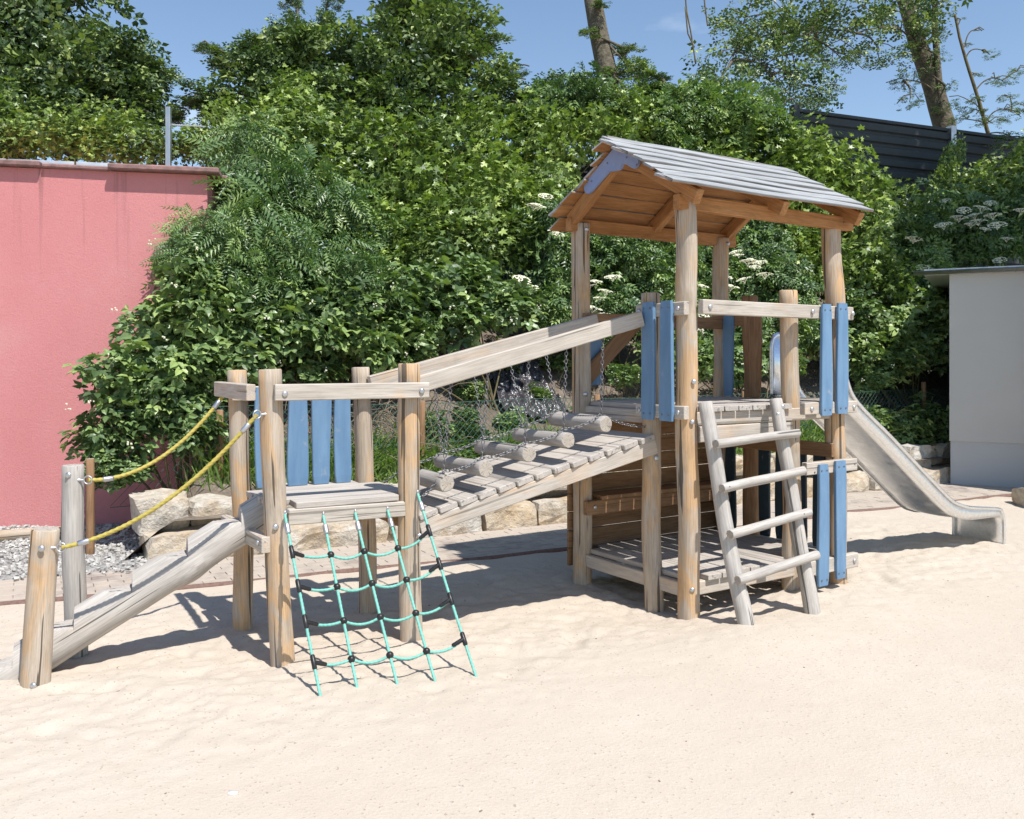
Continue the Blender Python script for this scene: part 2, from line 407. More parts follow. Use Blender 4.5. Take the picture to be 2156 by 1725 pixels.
# ------------------------------------------------------------------ surveyed positions of the play equipment
def rot2(deg): a = math.radians(deg); return V(math.cos(a), math.sin(a), 0)
P1, P2, P3, P4 = V(-1.238, 4.79, 0), V(-.591, 5.142, 0), V(-1.620, 5.39, 0), V(-.930, 5.73, 0)
uL = (P2 - P1).normalized(); nL = (P3 - P1).normalized()
T3 = V(1.117, 5.60, 0); u = rot2(33.4); n = rot2(123.4)
def T(s, w, z=0): return T3 + u * s + n * w + V(0, 0, z)
T5, T1, T6 = T(1.45, 0), T(0, 1.087), T(1.45, 1.087)
T2, T4, T7 = T(-.02, .32), T(1.03, .06), T(1.44, .77)
DZ = 1.31                                            # high deck
LZ = .84                                             # low deck

# --- low platform
low = thing('play_platform', 'low square wooden platform on four log posts with blue boards at its back', 'play platform', (-1.1, 5.25, 0))
posts = {}
for k, (p, top, r, sd, lean) in {'a': (P1, 1.555, .066, 3, (-.065, 0)), 'b': (P2, 1.585, .066, 4, (-.01, .0)), 'c': (P3, 1.545, .058, 5, (-.04, 0)), 'd': (P4, 1.56, .061, 6, (-.03, 0))}.items():
    posts[k] = log_part(low, 'post', p + V(-lean[0] * .2, 0, -.3), p + V(lean[0], lean[1], top), r, r * .97, sd, W_POST, .012)
r1 = beam(low, 'rail', P1 + uL * -.004 - nL * .085 + V(-.06, 0, 1.432), P2 + uL * .07 - nL * .095 + V(0, 0, 1.434), .045, .088)
bolt(r1, P1 + uL * .045 - nL * .11 + V(-.06, 0, 1.425), -nL); bolt(r1, P2 + uL * .02 - nL * .119 + V(0, 0, 1.43), -nL)
r2 = beam(low, 'rail', P3 + nL * .10 - uL * .085 + V(-.04, 0, 1.43), P1 - uL * .09 + nL * .035 + V(-.06, 0, 1.43), .05, .088)
r3 = beam(low, 'rail', P3 - uL * .06 - nL * .075 + V(-.03, 0, 1.405), P4 + uL * .05 - nL * .075 + V(0, 0, 1.405), .04, .085)
for i, (s, w) in enumerate(((.10, .10), (.305, .122), (.452, .116), (.588, .108))):
    wavy_board(low, 'blue_board', P3 + uL * s - nL * .115 + V(-.015, 0, LZ + .002), 0.60, w, .024, -nL, BLUE, 20 + i)
beam(low, 'deck_beam', P1 + uL * .03 - nL * .015 + V(0, 0, .762), P2 - uL * .03 - nL * .02 + V(0, 0, .757), .05, .085, W_BEAM)
beam(low, 'deck_beam', P3 + uL * .05 + V(0, 0, .757), P4 - uL * .05 + V(0, 0, .757), .05, .085, W_DARK)
for i in range(5):
    w0 = -.035 + i * .148
    a = P1 + nL * (w0 + .07) + uL * (.075 if i == 0 else -.035); b = P2 + nL * (w0 + .07) - uL * (.075 if i == 0 else -.05)
    if i == 4: a += uL * .12; b -= uL * .12
    beam(low, 'deck_plank', a + V(0, 0, LZ - .018 + rng.uniform(-.002, .002)), b + V(0, 0, LZ - .018), .140, .034, W_DECK, c=.004)
br = beam(low, 'brace', P1 + nL * -.03 - uL * .088 + V(0, 0, .625), P3 + nL * .08 - uL * .088 + V(0, 0, .625), .05, .085, W_BEAM)
bolt(br, P1 + nL * .03 - uL * .114 + V(0, 0, .63), -uL)
bolt(posts['a'], P1 - nL * .066 - uL * .02 + V(-.03, 0, .72), -nL); bolt(posts['b'], P2 - nL * .068 + uL * .03 + V(0, 0, .60), -nL)
beam(low, 'ramp_bearer', P2 + nL * .02 + uL * .03 + V(0, 0, .66), P4 + uL * .03 + V(0, 0, .66), .05, .09, W_DARK)

# --- notched stair log
A0, A1 = V(-2.72, 4.525, -.085), V(-1.375, 5.105, .765)
def stair_log():
    L = (A1 - A0).length; R = .106; nn = 22; ph = np.linspace(0, 2 * PI, nn, endpoint=False)
    sl = (A1.z - A0.z) / math.hypot(A1.x - A0.x, A1.y - A0.y); hx = math.hypot(A1.x - A0.x, A1.y - A0.y); cs = hx / L
    step = hx / 5.25; risers = [step * (i + .62) for i in range(5)]
    xs = sorted(set([round(x, 4) for x in np.linspace(0, hx, 66)] + [round(r - .0008, 4) for r in risers] + [round(r + .0008, 4) for r in risers]))
    M = frame(V(0, 0, 0), V(cs, 0, sl * cs)); secs = []
    for x in xs:
        t = x / hx; r = R * (1 + .06 * mnoise.noise(V(x * 2.2, 3, 1))) * (1.04 - .07 * t)
        # underside swells into a knot two thirds up
        c = V(x, 0, x * sl); ring = []
        lim = None
        for rs in risers:
            if rs - step * .50 < x < rs: lim = (rs - step * .50) * sl + R / cs * .98
        for p in ph:
            q = 1 + .035 * math.cos(3 * p + 1) + .04 * mnoise.noise(V(x * 3, math.cos(p), math.sin(p)))
            if math.sin(p) < -.2: q += .16 * math.exp(-((t - .72) / .05) ** 2)
            z = c.z + math.sin(p) * r / cs * q
            if lim is not None: z = min(z, lim)
            ring.append((x, math.cos(p) * r * q, z))
        secs.append(ring)
    secs = np.array(secs)
    # rotate so local X runs along the log (grain)
    Mi = np.array(M.inverted())[:3, :3]
    loc = secs @ Mi.T
    me = loft_mesh('log_body', loc, True, [W_GREY, W_END], 1)
    me.set_sharp_from_angle(angle=math.radians(38))
    W = frame(A0, V(A1.x - A0.x, A1.y - A0.y, 0)) @ M
    return me, W
st = thing('stair_log', 'grey notched log sloping up to the low platform as stairs', 'stair log', (-2.6, 4.58, 0))
me, W = stair_log(); so = put('log_body', me, st, W)
bolt(so, V(-2.30, 4.62, .10) , (.35, -.9, .2)); 
# --- rope posts and rope handrails
R1a, R1b = V(-2.387, 4.443, -.25), V(-2.318, 4.443, .765)
R2a, R2b = V(-2.39, 4.90, -.25), V(-2.405, 4.90, 1.03)
rp1 = thing('rope_post', 'short leaning brown log post in front at the foot of the stair log', 'post', (-2.387, 4.443, 0))
o = log_part(rp1, 'log_post', R1a, R1b, .072, .066, 31, W_POST, .006); bolt(o, R1b + V(.012, -.067, -.085), (.1, -1, 0)); bolt(o, R1a + V(.045, -.073, .26), (0, -1, 0)); bolt(o, R1b + V(-.067, -.02, -.085), (-1, -.2, 0))
rp2 = thing('rope_post', 'tall silver grey log post behind the foot of the stair log', 'post', (-2.39, 4.90, 0))
o = log_part(rp2, 'log_post', R2a, R2b, .063, .057, 32, W_GREY, .010); bolt(o, R2b + V(0, -.058, -.05), (0, -1, 0))
def ferrule(parent, p, d):
    d = Vector(d).normalized(); path = [Vector(p)[:], (Vector(p) + d * .006)[:], (Vector(p) + d * .05)[:], (Vector(p) + d * .056)[:]]
    put('ferrule', loft_mesh('ferrule', tube_points(path, np.array([.012, .0145, .0145, .012]), 12), True, [ZINC]), parent)
def rope_rail(label, pa, pb, drop, da, db, skew):
    t = thing('rope_handrail', label, 'rope', pa)
    pts = sag(pa, pb, drop, 60, skew); p = resample(pts, .006)
    put('rope', rope_mesh('rope', p, .0105, YELLOW), t)
    eye_bolt(t, Vector(pa) - Vector(da) * .052, da); eye_bolt(t, Vector(pb) - Vector(db) * .052, db)
    k0 = 12; ferrule(t, p[k0], p[k0 + 3] - p[k0]); ferrule(t, p[-k0], p[-k0 - 3] - p[-k0])
rope_rail('yellow rope handrail from the tall grey post up to the platform rail', at(186, 1011, 4.87), at(476, 826, 5.29), .135, V(1, .05, 0), V(-.6, -.8, 0), 1.0)
rope_rail('yellow rope handrail from the short leaning post up to the front platform post', at(130, 1153, 4.42), at(541, 873, 4.70), .125, V(1, .1, 0), V(-.7, -.7, 0), 1.0)

# --- climbing net
net = thing('climbing_net', 'turquoise rope climbing net with black connectors hung from the low platform', 'climbing net', (-.55, 4.45, 0))
tops = [P1 + V(.04, -.075, .795), None, None, None, P2 + V(.055, -.06, .85)]
f0 = P1 - nL * .045 + V(0, 0, .765)
for k, s in ((1, .215), (2, .395), (3, .585)): tops[k] = f0 + uL * s
bots = [V(-.894, 4.22, -.04), V(-.741, 4.335, -.04), V(-.551, 4.39, -.04), V(-.369, 4.443, -.04), V(-.169, 4.53, -.04)]
fr = [.205, .385, .57, .775]; kn = []
for k in range(5):
    d = (bots[k] - tops[k]).normalized(); side = V(-.15, -.95, -.1)
    eye_bolt(net, tops[k] + V(0, .05, .0), V(0, -1, 0), .014)
    a = tops[k] + V(0, -.005, -.005)
    pts = sag(a, bots[k] + d * .05, .012, 50); p = resample(pts, .006)
    put('rope', rope_mesh('rope', p, .0074, TEAL, 95), net); ferrule(net, p[9], p[12] - p[9])
    kn.append([a.lerp(bots[k], q) - V(0, 0, .012 * 4 * q * (1 - q)) for q in ([f + .02 for f in fr] if k in (1, 2, 3) else fr)])
ball = None
ph = np.linspace(0, 2 * PI, 12, endpoint=False); secs = []
for a in np.linspace(-1.45, 1.45, 9): secs.append(np.stack([np.full(12, math.sin(a) * .0195), np.cos(ph) * math.cos(a) * .0195, np.sin(ph) * math.cos(a) * .0195], 1))
ball = loft_mesh('ball_joint', secs, True, [BLACK])
for row in range(4):
    for k in range(5):
        q = kn[k][row]
        if k in (1, 2, 3): put('ball_joint', ball, net, Matrix.Translation(q))
        else:
            d = (bots[k] - tops[k]).normalized(); nb = kn[1 if k == 0 else 3][row]; w = (nb - q).normalized() + V(0, 0, -.25); w.normalize()
            v, f = merge([loft(tube_points([(q - d * .036)[:], (q - d * .03)[:], (q + d * .03)[:], (q + d * .036)[:]], np.array([.009, .0125, .0125, .009]), 10)),
                          loft(tube_points([q[:], (q + w * .065)[:], (q + w * .07)[:]], np.array([.0115, .0105, .008]), 10))])
            put('tee_joint', mesh_np('tee_joint', v, f, True, [BLACK]), net)
    for k in range(4):
        a, b = kn[k][row], kn[k + 1][row]
        put('cross_rope', rope_mesh('cross_rope', resample(sag(a, b, .028 if k else .02, 24), .006), .0070, TEAL, 95), net)

# --- ramp bridge with its two overhead rails
ramp = thing('ramp_bridge', 'sloping plank ramp with two raised rails between the low platform and the roofed tower', 'ramp', (.1, 5.75, 0))
na, nb_ = V(-.535, 5.155, .635), V(.93, 5.815, 1.045)
fa, fb = V(-.93, 5.80, .635), V(.47, 6.48, 1.045)
beam(ramp, 'side_beam', na, nb_, .05, .095, W_BEAM); beam(ramp, 'side_beam', fa, fb, .05, .095, W_DECK)
N = 13
rd = (nb_ - na).normalized(); upv = rd.cross((fa - na).normalized())
if upv.z < 0: upv = -upv
for i in range(N):
    t = (i + .5) / N
    a = na.lerp(nb_, t) + upv * (.0475 + .019); b = fa.lerp(fb, t) + upv * (.0475 + .019)
    d = (b - a).normalized(); e = rng.uniform(-.002, .006)
    beam(ramp, 'ramp_plank', a - d * (.028 + e), b + d * .03, (nb_ - na).length / N - .008, .036, W_DECK, upv, .006)
nr0, nr1 = V(-.545, 5.175, 1.462), V(.835, 5.775, 1.872)
fr0, fr1 = V(-.90, 5.655, 1.455), V(.605, 6.41, 1.885)
rl = beam(ramp, 'hand_rail', nr0, nr1, .06, .098, W_BEAM); rf = beam(ramp, 'hand_rail', fr0, fr1, .06, .098, W_BEAM)
# --- swinging logs
ends = [(-.375, 5.191, .096, .890), (-.153, 5.290, .255, .957), (.104, 5.406, .438, 1.035), (.348, 5.516, .613, 1.111), (.593, 5.626, .788, 1.196)]
words = ['lowest', 'second lowest', 'middle', 'second highest', 'highest']
nd = V(-.52, .854, 0); knear, kfar = [], []
for i, (x, y, t, z) in enumerate(ends):
    a = V(x, y, z); b = a + nd * (.60 + rng.uniform(-.01, .02)) + V(0, 0, rng.uniform(-.012, .012))
    h = thing('swinging_log', 'grey log step hung on two chains above the ramp, %s of the five' % words[i], 'log step', a.lerp(b, .5), 'log steps hung on chains over the ramp')
    ob = log_part(h, 'log_step', a, b, .050, .048 - .002 * (i % 2), 60 + i, W_LOG, .004, n=18, step=.05)
    ca, cb = a.lerp(b, .085) + V(0, 0, .052), a.lerp(b, .915) + V(0, 0, .052)
    ra = nr0.lerp(nr1, min(.97, t * .98 + .04)) + V(0, 0, -.05); rb = fr0.lerp(fr1, min(.97, t * .92 + .02)) + V(0, 0, -.05)
    put('chain', chain_mesh('chain', [ca, ra]), h); put('chain', chain_mesh('chain', [cb, rb]), h)
    knear.append(ca + V(0, 0, .012)); kfar.append(cb + V(0, 0, .012))
def side_chain(label, pts):
    path = []
    for a, b in zip(pts[:-1], pts[1:]): path += sag(a, b, .022, 10)
    t = thing('side_chain', label, 'chain', pts[0]); put('chain', chain_mesh('chain', path), t)
side_chain('steel chain linking the near ends of the swinging logs', [P2 + V(.05, .03, .80)] + knear + [T2 + V(-.04, -.02, 1.17)])
side_chain('steel chain linking the far ends of the swinging logs', [P4 + V(.05, .0, .80)] + kfar + [T1 + V(.04, -.05, 1.20)])

# --- roofed tower
tw = thing('roofed_tower', 'tall wooden play tower with plank gable roof and blue boards', 'play tower', T(.72, .54))
PT = {}
for k, p, top, r, sd, mat in (('1', T1, 2.60, .068, 41, W_POST), ('3', T3, 2.60, .067, 43, W_POST), ('5', T5, 2.60, .068, 45, W_POST), ('6', T6, 2.60, .068, 46, W_POST),
                              ('2', T2, 2.045, .062, 42, W_POST), ('4', T4, 2.09, .064, 44, W_POST), ('7', T7, 2.11, .066, 47, W_DARK)):
    PT[k] = log_part(tw, 'post', p + V(0, 0, -.3), p + V(-.03 if k in '35' else -.015, 0, top), r, r * .97, sd, mat, .014)
bolt(PT['3'], T3 + V(.01, -.068, 1.47), (0, -1, 0)); bolt(PT['3'], T3 + V(.0, -.068, 1.22), (0, -1, 0)); bolt(PT['3'], T3 + V(.0, -.068, .18), (0, -1, 0))
bolt(PT['2'], T2 + V(.012, -.062, .97), (.1, -1, 0)); bolt(PT['1'], T1 + V(.01, -.068, 1.36), (0, -1, 0)); bolt(PT['1'], T1 + V(.02, -.068, 2.55), (0, -1, 0)); bolt(PT['6'], T6 + V(.02, -.07, 2.55), (0, -1, 0))
# mark carved into the foot of the short front post
CARVE = plain('carved_groove', (.05, .04, .03), (.10, .08, .06), 20, .95)
cm = []
for q0, q1 in (((-.033, .118), (.033, .118)), ((-.018, .062), (0, .108)), ((0, .108), (.018, .062)), ((-.018, .062), (.018, .062)), ((-.004, .075), (-.001, .112))):
    f_ = lambda q: (T2.x + q[0] + .004, T2.y - math.sqrt(max(.0642 ** 2 - q[0] ** 2, 0)) - .001, q[1])
    cm.append(loft(tube_points([f_(q0), f_(((q0[0] + q1[0]) / 2, (q0[1] + q1[1]) / 2)), f_(q1)], .0022, 4)))
v, f = merge(cm); put('carved_mark', mesh_np('carved_mark', v, f, False, [CARVE]), PT['2'])
# high deck
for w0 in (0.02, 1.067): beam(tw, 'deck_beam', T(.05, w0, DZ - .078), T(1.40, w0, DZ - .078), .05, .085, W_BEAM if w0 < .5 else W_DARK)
for s0 in (0.0, 1.44): beam(tw, 'deck_beam', T(s0, .06 if s0 > 1 else .34, DZ - .0795), T(s0, 1.03, DZ - .0795), .05, .088, W_BEAM)
for i in range(11):
    s0 = .015 + i * .1315; q = .065 if i in (0, 10) else -.035
    if i in (7, 8): q = .125
    beam(tw, 'deck_plank', T(s0 + .06, q, DZ - .017 + rng.uniform(-.002, .002)), T(s0 + .06, 1.02 if i in (0, 10) else 1.115, DZ - .017), .122, .034, W_DECK, c=.004)
b2 = beam(tw, 'cross_board', T(.06, -.005, 1.135), T(.98, .02, 1.135), .03, .10, W_BEAM)
# lower floor
for i in range(11):
    s0 = .015 + i * .1315; q = .07 if i in (0, 7, 8, 10) else -.015
    beam(tw, 'floor_plank', T(s0 + .06, q, .222 + rng.uniform(-.003, .003)), T(s0 + .06, 1.02 if i in (0, 10) else 1.10, .222), .121, .034, W_DECK, c=.004)
beam(tw, 'floor_beam', T(.05, .035, .158), T(1.40, .035, .158), .05, .088, W_BEAM)
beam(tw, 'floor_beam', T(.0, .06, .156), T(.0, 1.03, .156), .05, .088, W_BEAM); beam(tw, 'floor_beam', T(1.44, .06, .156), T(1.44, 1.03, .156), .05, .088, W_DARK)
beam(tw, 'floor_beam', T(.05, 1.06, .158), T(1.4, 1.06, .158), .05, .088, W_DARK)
# closed back wall of horizontal planks and the bench
for i in range(8):
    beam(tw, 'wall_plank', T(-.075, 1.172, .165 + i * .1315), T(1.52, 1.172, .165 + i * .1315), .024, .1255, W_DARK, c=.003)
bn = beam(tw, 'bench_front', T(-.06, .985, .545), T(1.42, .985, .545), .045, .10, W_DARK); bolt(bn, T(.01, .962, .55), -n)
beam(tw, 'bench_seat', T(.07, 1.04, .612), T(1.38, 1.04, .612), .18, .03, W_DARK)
# front rails and boards, side T3-T5
fo = -.09
ra = beam(tw, 'rail', T(.0, fo, 1.935), T(1.50, fo + .01, 1.935), .045, .092, W_BEAM)
for s in (.06, 1.04, 1.475): bolt(ra, T(s, fo - .024, 1.935), -n)
rb = beam(tw, 'rail', T(.96, fo + .0, 1.275), T(1.53, fo + .0, 1.275), .045, .082, W_BEAM)
for s in (1.03, 1.49): bolt(rb, T(s, fo - .024, 1.272), -n)
rc = beam(tw, 'rail', T(.98, fo, .865), T(1.53, fo, .865), .045, .085, W_BEAM); bolt(rc, T(1.5, fo - .024, .87), -n, False); bolt(rc, T(1.06, fo - .024, .84), -n, False)
rd_ = beam(tw, 'rail', T(.95, fo, .185), T(1.54, fo, .185), .05, .10, W_BEAM); bolt(rd_, T(1.49, fo - .027, .185), -n)
for s, z0, L, w, sd in ((1.165, 1.225, .765, .108, 71), (1.335, 1.232, .77, .112, 72), (1.13, .06, .83, .105, 73), (1.315, .085, .82, .105, 74)):
    bb = wavy_board(tw, 'blue_board', T(s, fo - .036, z0), L, w, .026, -n, BLUE, sd)
    for dx in (-.028, .028):
        bolt(bb, T(s + dx, fo - .050, z0 + .04), -n, False); bolt(bb, T(s + dx, fo - .050, z0 + L - .04), -n, False)
# left side T2-T3
so_ = -.083
for z in (1.925, 1.278):
    rr_ = beam(tw, 'rail', T(so_, -.055, z), T(so_, .395, z), .045, .084, W_BEAM); bolt(rr_, T(so_ - .023, .36, z), -u); bolt(rr_, T(so_ - .023, .0, z), -u)
for w, sd in ((.255, 75), (.085, 76)):
    bb = wavy_board(tw, 'blue_board', T(so_ - .036, w, 1.222), .755, .118, .026, -u, BLUE, sd)
    for dz in (.04, .715): bolt(bb, T(so_ - .05, w - .03, 1.222 + dz), -u, False); bolt(bb, T(so_ - .05, w + .03, 1.222 + dz), -u, False)
# rear and far side rails and boards
beam(tw, 'rail', T(-.05, 1.015, 1.90), T(1.50, 1.015, 1.90), .04, .09, W_DARK)
beam(tw, 'rail', T(1.375, .70, 1.92), T(1.375, 1.15, 1.92), .04, .09, W_DARK)
wavy_board(tw, 'blue_board', T(1.35, .935, DZ + .01), .66, .10, .024, u, BLUE, 77)
wavy_board(tw, 'brown_board', T(1.36, .675, DZ + .01), .64, .12, .024, u, W_DARK, 78)
dg = beam(tw, 'diagonal_board', T(.06, 1.16, 1.45), T(.62, 1.16, 1.94), .03, .12, W_DARK)
wavy_board(tw, 'blue_board', T(.20, 1.20, 1.42), .48, .12, .024, n, BLUE, 79)
beam(tw, 'rail', T(1.375, -.03, .965), T(1.375, 1.12, .965), .04, .10, W_DARK)
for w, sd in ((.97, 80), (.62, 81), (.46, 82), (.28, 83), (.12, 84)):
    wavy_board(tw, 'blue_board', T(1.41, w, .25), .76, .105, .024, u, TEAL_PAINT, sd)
# roof
BZ = 2.585; RZ = 3.075                              # beam and ridge heights
MIDW = 1.087 / 2
RF = {0: (.19, 2.642, -.31, 1.60), 1: (.20, 2.56, -.19, 1.60)}   # front / rear slope: overhang, eave height, ends
tanr = (RZ - 2.642) / (MIDW + .19)
bf = beam(tw, 'roof_beam', T(-.13, -.012, BZ), T(1.585, -.012, BZ), .06, .092, W_BROWN); bolt(bf, T(1.47, -.043, BZ), -n, False)
beam(tw, 'roof_beam', T(-.13, 1.099, BZ), T(1.585, 1.099, BZ), .06, .092, W_BROWN)
cr = .064
for s in (-.085, .70, 1.49):
    for sg in (0, 1):
        WO, EZ, _, _ = RF[sg]; tr = (RZ - EZ) / (MIDW + WO)
        w0, w1 = (-WO + .03, MIDW + .012) if sg == 0 else (1.087 + .03, MIDW - .012)
        z0 = EZ + (.03 if sg == 0 else WO - .03) * tr - cr; z1 = RZ - .012 * tr - cr
        beam(tw, 'rafter', T(s + (.0015 if sg else 0), w0, z0), T(s + (.0015 if sg else 0), w1, z1), .058, .095, W_BROWN)
for sg in (0, 1):
    WO, EZ, SL0, SL1 = RF[sg]; NB = 7; sl_len = math.hypot(MIDW + WO, RZ - EZ)
    dw = (1 if sg == 0 else -1)
    for i in range(NB):
        cdist = (i + .5) / NB * (MIDW + WO)
        w_c = -WO + cdist if sg == 0 else 1.087 + WO - cdist
        z_c = EZ + (i + .5) / NB * (RZ - EZ) + .013
        slope = n * dw * (MIDW + WO) + V(0, 0, RZ - EZ); slope.normalize()
        nrm = u.cross(slope)
        if nrm.z < 0: nrm = -nrm
        ti = rng.uniform(.07, .11); nn2 = (nrm + slope * ti).normalized()
        L0, L1 = SL0 + rng.uniform(-.05, .06), SL1 + rng.uniform(-.04, .04)
        a = T(L0, w_c, z_c); b = T(L1, w_c, z_c)
        wdt = sl_len / NB * 1.16; th = .019
        sec = beam_sections((b - a).length, wdt, th, .004, 9)
        k0 = rng.uniform(0, 9); sec[:, :, 2] += np.array([.004 * math.sin(k0 + j * .8) for j in range(len(sec))])[:, None]
        sec[:, :, 1] *= np.array([1 + .035 * math.sin(k0 * 2 + j * .9) for j in range(len(sec))])[:, None]
        sec[0, :, 0] += (sec[0, :, 1] / wdt) * rng.uniform(-.06, .06); sec[1, :, 0] += (sec[1, :, 1] / wdt) * rng.uniform(-.03, .03)
        me = loft_mesh('roof_board', sec, False, [W_SILVER, W_BROWN, W_BUTT])
        nz = np.zeros(len(me.polygons) * 3); me.polygons.foreach_get('normal', nz); nz = nz.reshape(-1, 3)
        me.polygons.foreach_set('material_index', np.where(nz[:, 2] < -.5, 1, np.where(np.abs(nz[:, 1]) > .6, 2, 0)).astype(np.int32))
        put('roof_board', me, tw, frame(a, b - a, nn2))
def gusset():
    # boomerang plate on the gable peak, in (w, z) of the gable plane
    pts = []; ang = math.atan(tanr); th = .055; Lr, Ll = .20, .36
    def arm(sign, L):
        d = np.array([sign * math.cos(ang), -math.sin(ang)]); q = np.array([sign * math.sin(ang), math.cos(ang)])
        if q[1] < 0: q = -q
        return d, q
    dr, qr = arm(-1, Lr); dl, ql = arm(1, Ll); c = np.array([0, 0])
    pts.append(c + np.array([0, .05]))
    pts += [dr * Lr + qr * th * .75]; 
    for a in np.linspace(PI / 2, -PI / 2, 7)[1:-1]: pts.append(dr * (Lr + th * .75 * math.cos(a)) + qr * th * .75 * math.sin(a))
    pts += [dr * Lr - qr * th * .75, dr * (Lr - .06) - qr * th * .72, dr * (Lr - .11) - qr * th * .95]
    for a in np.linspace(0, 1, 5)[1:-1]: pts.append((dr * .12 - qr * th * 1.1) * (1 - a) + (dl * .12 - ql * th * 1.1) * a + np.array([0, -.012]) * math.sin(a * PI))
    pts += [dl * .14 - ql * th, dl * Ll - ql * th * .9]
    for a in np.linspace(-PI / 2, PI / 2, 7)[1:-1]: pts.append(dl * (Ll + th * .9 * math.cos(a)) + ql * th * .9 * math.sin(a))
    pts += [dl * Ll + ql * th * .9]
    p = np.array(pts); ring = lambda x: np.stack([np.full(len(p), x), p[:, 0], p[:, 1]], 1)
    v, q = loft([ring(0), ring(.02)]); k = len(p)
    me = bpy.data.meshes.new('gusset_plate'); me.from_pydata(v.tolist(), [], q.tolist() + [list(range(k))[::-1], list(range(k, 2 * k))]); me.materials.append(BLUE_TRIM); me.update()
    return me
go = put('gusset_plate', gusset(), tw, frame(T(-.085 - .031 - .022, MIDW, RZ - .075), u))
for w, z in ((.27, -.15), (.1, -.05), (-.1, -.05), (-.2, -.12)): bolt(go, T(-.140, MIDW + w, RZ - .085 + z * .95), -u, False)

# --- ladder
ld = thing('ladder', 'rough log ladder with four rungs leaning on the roofed tower', 'ladder', (1.63, 5.5, 0))
lt0, lb0 = V(1.205, 5.545, 1.345), V(1.385, 5.335, .03); lt1, lb1 = V(1.745, 5.90, 1.35), V(1.885, 5.655, .03)
dl0 = (lb0 - lt0).normalized(); dl1 = (lb1 - lt1).normalized()
lr0 = log_part(ld, 'side_rail', lb0 + dl0 * .25, lt0, .052, .043, 51, W_GREY, .016); lr1 = log_part(ld, 'side_rail', lb1 + dl1 * .25, lt1, .052, .041, 52, W_GREY, .016)
bolt(lr0, lt0 + V(.01, -.048, -.07), (0, -1, .1)); bolt(lr1, lt1 + V(.0, -.046, -.10), (0, -1, .1)); bolt(lr1, lt1 + V(.035, -.03, -.05), (.6, -.8, .1))
for i, (za, zb) in enumerate(((1.075, 1.095), (.815, .86), (.55, .60), (.285, .34))):
    ta = (lt0.z - za) / (lt0.z - lb0.z); tb = (lt1.z - zb) / (lt1.z - lb1.z)
    a = lt0.lerp(lb0, ta); b = lt1.lerp(lb1, tb); d = (b - a).normalized(); off = V(.03, -.062, .02)
    rg = log_part(ld, 'rung', a - d * .055 + off, b + d * .075 + off, .029, .029, 55 + i, W_GREY, .010, n=12)
    bolt(rg, a + off + V(0, -.026, .008), (.2, -1, .2), False); bolt(rg, b + off + V(0, -.026, .008), (.2, -1, .2), False)

# --- slide
sd_ = thing('slide', 'stainless steel chute slide running down from the roofed tower into the sand', 'slide', T(3.5, .3))
prof = [(-.06, 1.335), (.10, 1.33), (.22, 1.285), (.35, 1.195), (.78, .905), (1.31, .535), (1.58, .36), (1.72, .305), (1.90, .275), (2.30, .262), (2.37, .245), (2.405, .20), (2.41, .12), (2.41, -.06)]
top = [1.80, 1.80, 1.47, 1.29, 1.005, .64, .462, .405, .365, .318, .285, .215, .12, -.06]
def smooth_curve(pts, m=4):
    p = np.array(pts, float); t = np.arange(len(p)); out = []
    for i in range(len(p) - 1):
        p0, p1_, p2, p3 = p[max(i - 1, 0)], p[i], p[i + 1], p[min(i + 2, len(p) - 1)]
        for k in range(m):
            x = k / m; out.append(.5 * ((2 * p1_) + (-p0 + p2) * x + (2 * p0 - 5 * p1_ + 4 * p2 - p3) * x * x + (-p0 + 3 * p1_ - 3 * p2 + p3) * x ** 3))
    out.append(p[-1]); return np.array(out)
pc = smooth_curve([(s, z, tz) for (s, z), tz in zip(prof, top)], 4)
W0, W1 = .085, .535
def strip(rows):
    rows = [np.array([q[:] for q in r]) for r in rows]; S, K = len(rows[0]), len(rows)
    v = np.stack(rows, 1).reshape(-1, 3); i = np.arange(S - 1)[:, None] * K; j = np.arange(K - 1)[None]
    return v, np.stack([i + j, i + j + 1, i + K + j + 1, i + K + j], -1).reshape(-1, 4)
def sp(s, w, z): return T(1.45 + s, w, z)
def solid(me_name, v, f, th, parent, name, mat):
    me = mesh_np(me_name, v, f, True, [mat]); o = put(name, me, parent)
    m = o.modifiers.new('solid', 'SOLIDIFY'); m.thickness = th; m.offset = 0; return o
bedrows = [[sp(s, W0 + (W1 - W0) * k / 6, z - .012 * (1 - (k / 3 - 1) ** 2)) for s, z, tz in pc] for k in range(7)]
v, f = strip(bedrows); solid('bed', v, f, .004, sd_, 'bed', STEEL)
for w, sg in ((W0, -1), (W1, 1)):
    q = [p for p in pc if p[2] > p[1] + .004]
    v, f = strip([[sp(s, w + sg * .002, z - .014) for s, z, tz in q], [sp(s, w + sg * .002, tz) for s, z, tz in q]]); o = solid('side_wall', v, f, .004, sd_, 'side_wall', STEEL)
    rail = [sp(s, w + sg * .006, tz)[:] for s, z, tz in q]
    rail = [sp(-.06, w + sg * .006, 1.34)[:], sp(-.065, w + sg * .006, 1.70)[:], sp(-.045, w + sg * .006, 1.77)[:]] + [sp(-.0, w + sg * .006, 1.80)[:]] + [r for r, p in zip(rail, q) if p[0] > .07] + [sp(2.412, w + sg * .006, .05)[:], sp(2.412, w + sg * .006, -.06)[:]]
    put('edge_tube', loft_mesh('edge_tube', tube_points(resample(rail, .02), .0135, 8), True, [STEEL]), sd_)
